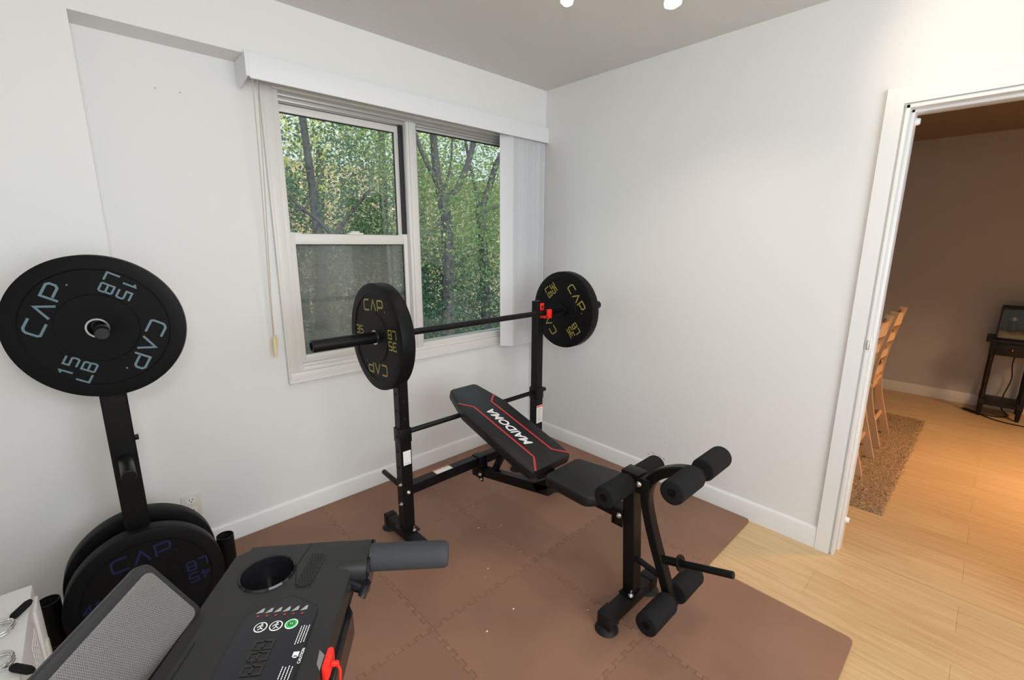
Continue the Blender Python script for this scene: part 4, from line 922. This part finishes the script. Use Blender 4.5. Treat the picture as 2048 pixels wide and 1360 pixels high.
# small black side table
st = thing('side_table', 'small black side table with turned legs and a drawer against the far wall', 'table', (3.25, -2.575, 0))
sx0, sx1, sy0, sy1 = 3.08, 3.385, -2.71, -2.44
b = MB(); b.box((sx0-.025, sy0-.03, .655), (sx1+.01, sy1+.03, .680), m_blackwood, .006); obj('table_top', b, st)
b = MB(); b.box((sx0, sy0, .545), (sx1, sy1, .655), m_blackwood, .002); obj('apron', b, st)
b = MB(); b.box((sx0-.006, sy0+.035, .560), (sx0+.002, sy1-.035, .645), m_blackwood, .002); b.box((sx0-.008, sy0+.05, .572), (sx0-.004, sy1-.05, .633), m_blackwood, .001); dw = obj('drawer', b, st)
b = MB(); b.lathe([(0, .018), (.010, .016), (.018, .006), (.019, 0)], m_brass, frame((sx0-.008, -2.572, .603), (-1, 0, 0)) @ Matrix.Diagonal((.6, 1, 1, 1)), 16); obj('cup_pull', b, dw, 'brass cup pull')
for x in (sx0+.02, sx1-.02):
    for y in (sy0+.02, sy1-.02):
        b = MB(); b.lathe([(.013, 0), (.016, .03), (.018, .09), (.019, .095), (.016, .10), (.017, .16), (.020, .165), (.016, .175), (.018, .35), (.017, .50), (.021, .505), (.017, .515), (.021, .53), (.021, .56)], m_blackwood, Matrix.Translation((x, y, 0)), 14); b.box((x-.02, y-.02, .095), (x+.02, y+.02, .155), m_blackwood, .002)
        obj('leg', b, st)
b = MB(); b.box((sx0+.01, sy0+.01, .105), (sx1-.01, sy1-.01, .130), m_blackwood, .002); obj('lower_shelf', b, st)
# terrarium
tk = thing('terrarium', 'black framed glass terrarium with straw bedding on the small black table', 'terrarium', (3.23, -2.60, .68))
tx0, tx1, ty0, ty1, tz0, tz1 = 3.085, 3.36, -2.735, -2.462, .680, .945
b = MB()
b.box((tx0, ty0, tz0), (tx1, ty1, tz0+.014), m_blackwood, .002)
for x in (tx0, tx1-.008):
    for y in (ty0, ty1-.008): b.box((x, y, tz0), (x+.008, y+.008, tz1), m_blackwood)
b.box((tx0, ty0, tz1-.012), (tx0+.01, ty1, tz1), m_blackwood); b.box((tx1-.01, ty0, tz1-.012), (tx1, ty1, tz1), m_blackwood); b.box((tx0, ty1-.01, tz1-.012), (tx1, ty1, tz1), m_blackwood); b.box((tx0, ty0, tz1-.012), (tx1, ty0+.01, tz1), m_blackwood)
b.box((tx1-.012, ty0+.005, tz0+.01), (tx1-.008, ty1-.005, tz1-.01), m_blackwood)
obj('frame', b, tk)
b = MB(); b.box((tx0+.002, ty0+.006, tz0+.012), (tx0+.004, ty1-.006, tz1-.01), m_tank); b.box((tx0+.006, ty1-.004, tz0+.012), (tx1-.006, ty1-.002, tz1-.01), m_tank); obj('glass_pane', b, tk)
b = MB(); b.box((tx0+.008, ty0+.008, tz0+.013), (tx1-.014, ty1-.010, tz0+.045), m_bedding, .004)
for k in range(140): p = (random.uniform(tx0+.012, tx0+.12), random.uniform(ty0+.01, ty1-.014), tz0+.045+random.uniform(-.002, .008)); b.sphere(p, random.uniform(.004, .008), m_bedding, 6)
tag_b = obj('bedding', b, tk, 'pale straw bedding')
b = MB(); b.cyl((3.18, -2.545, tz0+.05), (3.18, -2.545, tz0+.20), .022, m_blackwood, seg=14); b.cyl((3.18, -2.545, tz0+.155), (3.18, -2.545, tz0+.185), .0235, m_ring, seg=14); b.cyl((3.15, -2.67, tz0+.05), (3.15, -2.67, tz0+.21), .045, m_darktable, seg=18); obj('feeder', b, tk)
b = MB(); pz = tz1-.055; b._add([(3.12, -2.600, pz+.03), (3.12, -2.72, pz+.035), (3.12, -2.66, pz-.012), (3.14, -2.63, pz+.005)], [(0, 1, 2), (0, 2, 3)], m_orange); obj('orange_leaf', b, tk, 'orange hanging decoration')
b = MB(); b.tube(smooth_path([(3.40, -2.62, .60), (3.36, -2.60, .45), (3.37, -2.615, .30), (3.36, -2.59, .14), (3.37, -2.60, .02), (3.22, -2.64, .006), (3.12, -2.55, .006), (3.16, -2.40, .006), (3.22, -2.36, .006), (3.19, -2.42, .006), (3.02, -2.56, .006), (2.98, -2.75, .006), (3.02, -3.0, .006)], 8), .0045, m_blackgap, 8)
tag(obj('power_cable', b, None, origin=(3.2, -2.5, 0)), 'black power cable looping on the floor under the small black table', 'cable')

# ------------------------------------------------------------------ outdoors
b = MB(); b.box((-14, 0.3, -4.2), (24, 34, -4.0), mat('lawn', (0.06, 0.10, 0.04), 0.95, var=(2, 0.4))); struct('ground', b, 'green ground far below the window', cat='ground')
hs = thing('brick_building', 'pink brick apartment building behind the trees', 'building', (2, 22, -4))
b = MB(); b.box((-10, 21, -4), (22, 27, 5.2), m_brick); obj('wall', b, hs)
for i in range(10):
    for j in range(3):
        x = -7+i*2.9; z = -2.4+j*2.8; b = MB(); b.box((x, 20.93, z), (x+1.1, 21.05, z+1.5), m_trim); f = obj('window_frame', b, hs); b = MB(); b.box((x+.08, 20.90, z+.08), (x+1.02, 20.94, z+1.42), m_gloss); obj('pane', b, f)
def leafmesh(b, centres, per, spread, size, m):
    V = []; F = []
    for c in centres:
        n = per
        for i in range(n):
            d = Vector((random.gauss(0, 1), random.gauss(0, 1), random.gauss(0, .75)))*spread; p = c+d
            a = Vector((random.gauss(0, 1), random.gauss(0, 1), random.gauss(0, .6)-.5)).normalized(); s_ = a.cross(Vector((random.gauss(0, 1), random.gauss(0, 1), random.gauss(0, 1)))).normalized()
            l = size*random.uniform(.6, 1.3); wd = l*.30; k = len(V)
            V += [tuple(p), tuple(p+a*l*.45+s_*wd), tuple(p+a*l), tuple(p+a*l*.45-s_*wd)]; F.append((k, k+1, k+2, k+3))
    me = bpy.data.meshes.new('foliage'); me.from_pydata(V, [], F); me.materials.append(m); return me
def ray(px, py, y): return at(px, py, 1, y)
def tree(label, y, branches, crown, per, spread, size, mi, base=None):
    p0 = branches[0][0]; t = thing('tree', label, 'tree', (p0[0], p0[1], -4.0), (0, 0, 0), 'trees outside the window')
    b = MB()
    for br in branches:
        pts = smooth_path(br[:-1], 4); r0, r1 = br[-1]; n = len(pts); V = []; F = []; sg = 8
        for i, p in enumerate(pts):
            tt = (pts[min(i+1, n-1)]-pts[max(i-1, 0)]).normalized(); sx = tt.cross(Vector((0, 1, .01))).normalized(); sy = sx.cross(tt); r = r0+(r1-r0)*i/(n-1)
            V += [tuple(p+sx*math.cos(2*math.pi*k/sg)*r+sy*math.sin(2*math.pi*k/sg)*r) for k in range(sg)]
        F = [(i*sg+k, i*sg+(k+1) % sg, (i+1)*sg+(k+1) % sg, (i+1)*sg+k) for i in range(n-1) for k in range(sg)]
        b._add(V, F, m_bark)
    obj('trunk', b, t)
    me = leafmesh(None, crown, per, spread, size, m_leaf[mi]); me.transform(Matrix.Translation(-WLOC[t.name])); o = bpy.data.objects.new('foliage', me); col.objects.link(o); o.parent = t
    return t
def cr(n, x0, x1, z0, z1, y0, y1): return [Vector((random.uniform(x0, x1), random.uniform(y0, y1), random.uniform(z0, z1))) for _ in range(n)]
Y1 = 4.6
def rp(L, y): return [ray(a, c, y) for a, c in L]
t1 = [rp([(906, 1000), (897, 700), (895, 470), (886, 400)], Y1)+[(.125, .10)], rp([(886, 410), (874, 350), (869, 300), (860, 200)], Y1)+[(.085, .05)], rp([(888, 395), (866, 350), (842, 300), (820, 240)], Y1)+[(.05, .03)], rp([(888, 400), (915, 375), (938, 320), (955, 250)], Y1)+[(.07, .045)], rp([(890, 440), (862, 462), (835, 490)], Y1)+[(.025, .012)], rp([(880, 390), (900, 340), (905, 260)], Y1)+[(.03, .015)]]
tree('forked dark trunked tree centred in the right window pane', Y1, t1, cr(40, 1.3, 4.6, 1.1, 3.8, 4.9, 6.4)+cr(8, 1.0, 3.6, .7, 2.6, 3.6, 4.4), 240, .36, .065, 0)
Y2 = 5.4
t2 = [rp([(985, 1000), (975, 700), (966, 480), (957, 420)], Y2)+[(.12, .09)], rp([(957, 430), (977, 380), (992, 330), (1018, 280)], Y2)+[(.085, .05)], rp([(959, 420), (950, 370), (940, 330), (925, 250)], Y2)+[(.045, .025)], rp([(965, 425), (990, 415), (1030, 395)], Y2)+[(.04, .025)]]
tree('forked tree at the right side of the right window pane', Y2, t2, cr(44, 3.2, 7.0, .6, 4.4, 5.7, 7.6)+cr(6, 2.6, 5.0, .4, 2.2, 4.6, 5.2), 240, .40, .07, 0)
Y3 = 5.0
t3 = [rp([(700, 900), (660, 700), (640, 520), (625, 380), (600, 200)], Y3)+[(.10, .05)], rp([(578, 390), (600, 415), (630, 435), (665, 470)], 4.2)+[(.018, .028)], rp([(640, 520), (690, 440), (740, 380)], Y3)+[(.05, .025)], rp([(590, 420), (615, 410), (650, 330)], 4.2)+[(.018, .012)]]
tree('dark green tree close behind the left sash', Y3, t3, cr(38, -1.0, 1.6, .7, 3.4, 4.3, 6.0), 260, .33, .06, 2)
tree('yellow green sunlit tree high beyond the forked trunks', 9.0, [rp([(780, 900), (770, 500), (760, 200)], 9.0)+[(.16, .08)]], cr(64, .8, 9.0, 2.6, 6.4, 8.0, 10.4), 230, .50, .085, 1)
tree('dense low green tree filling the bottom of the right pane', 5.4, [rp([(930, 1000), (925, 800), (920, 640)], 5.4)+[(.07, .03)]], cr(110, 1.0, 6.2, -2.9, 1.0, 4.8, 7.0), 260, .38, .065, 2)
tree('low green tree behind the insect screen', 4.6, [rp([(700, 1000), (700, 800), (700, 640)], 5.0)+[(.07, .03)]], cr(44, -1.2, 2.2, -2.6, .7, 4.0, 6.2), 240, .36, .065, 2)
tree('broad mid green tree further back across the whole window', 12.5, [rp([(850, 900), (850, 600), (840, 300)], 12.5)+[(.25, .12)]], cr(190, 0.5, 15.0, -3.5, 3.6, 10.5, 14.0), 230, .70, .11, 2)
tree('pale green tree between the trunks and the brick building', 10.5, [rp([(640, 900), (640, 600), (640, 300)], 10.5)+[(.2, .1)]], cr(34, .5, 5.0, 1.2, 4.8, 9.5, 12.0), 220, .55, .09, 1)
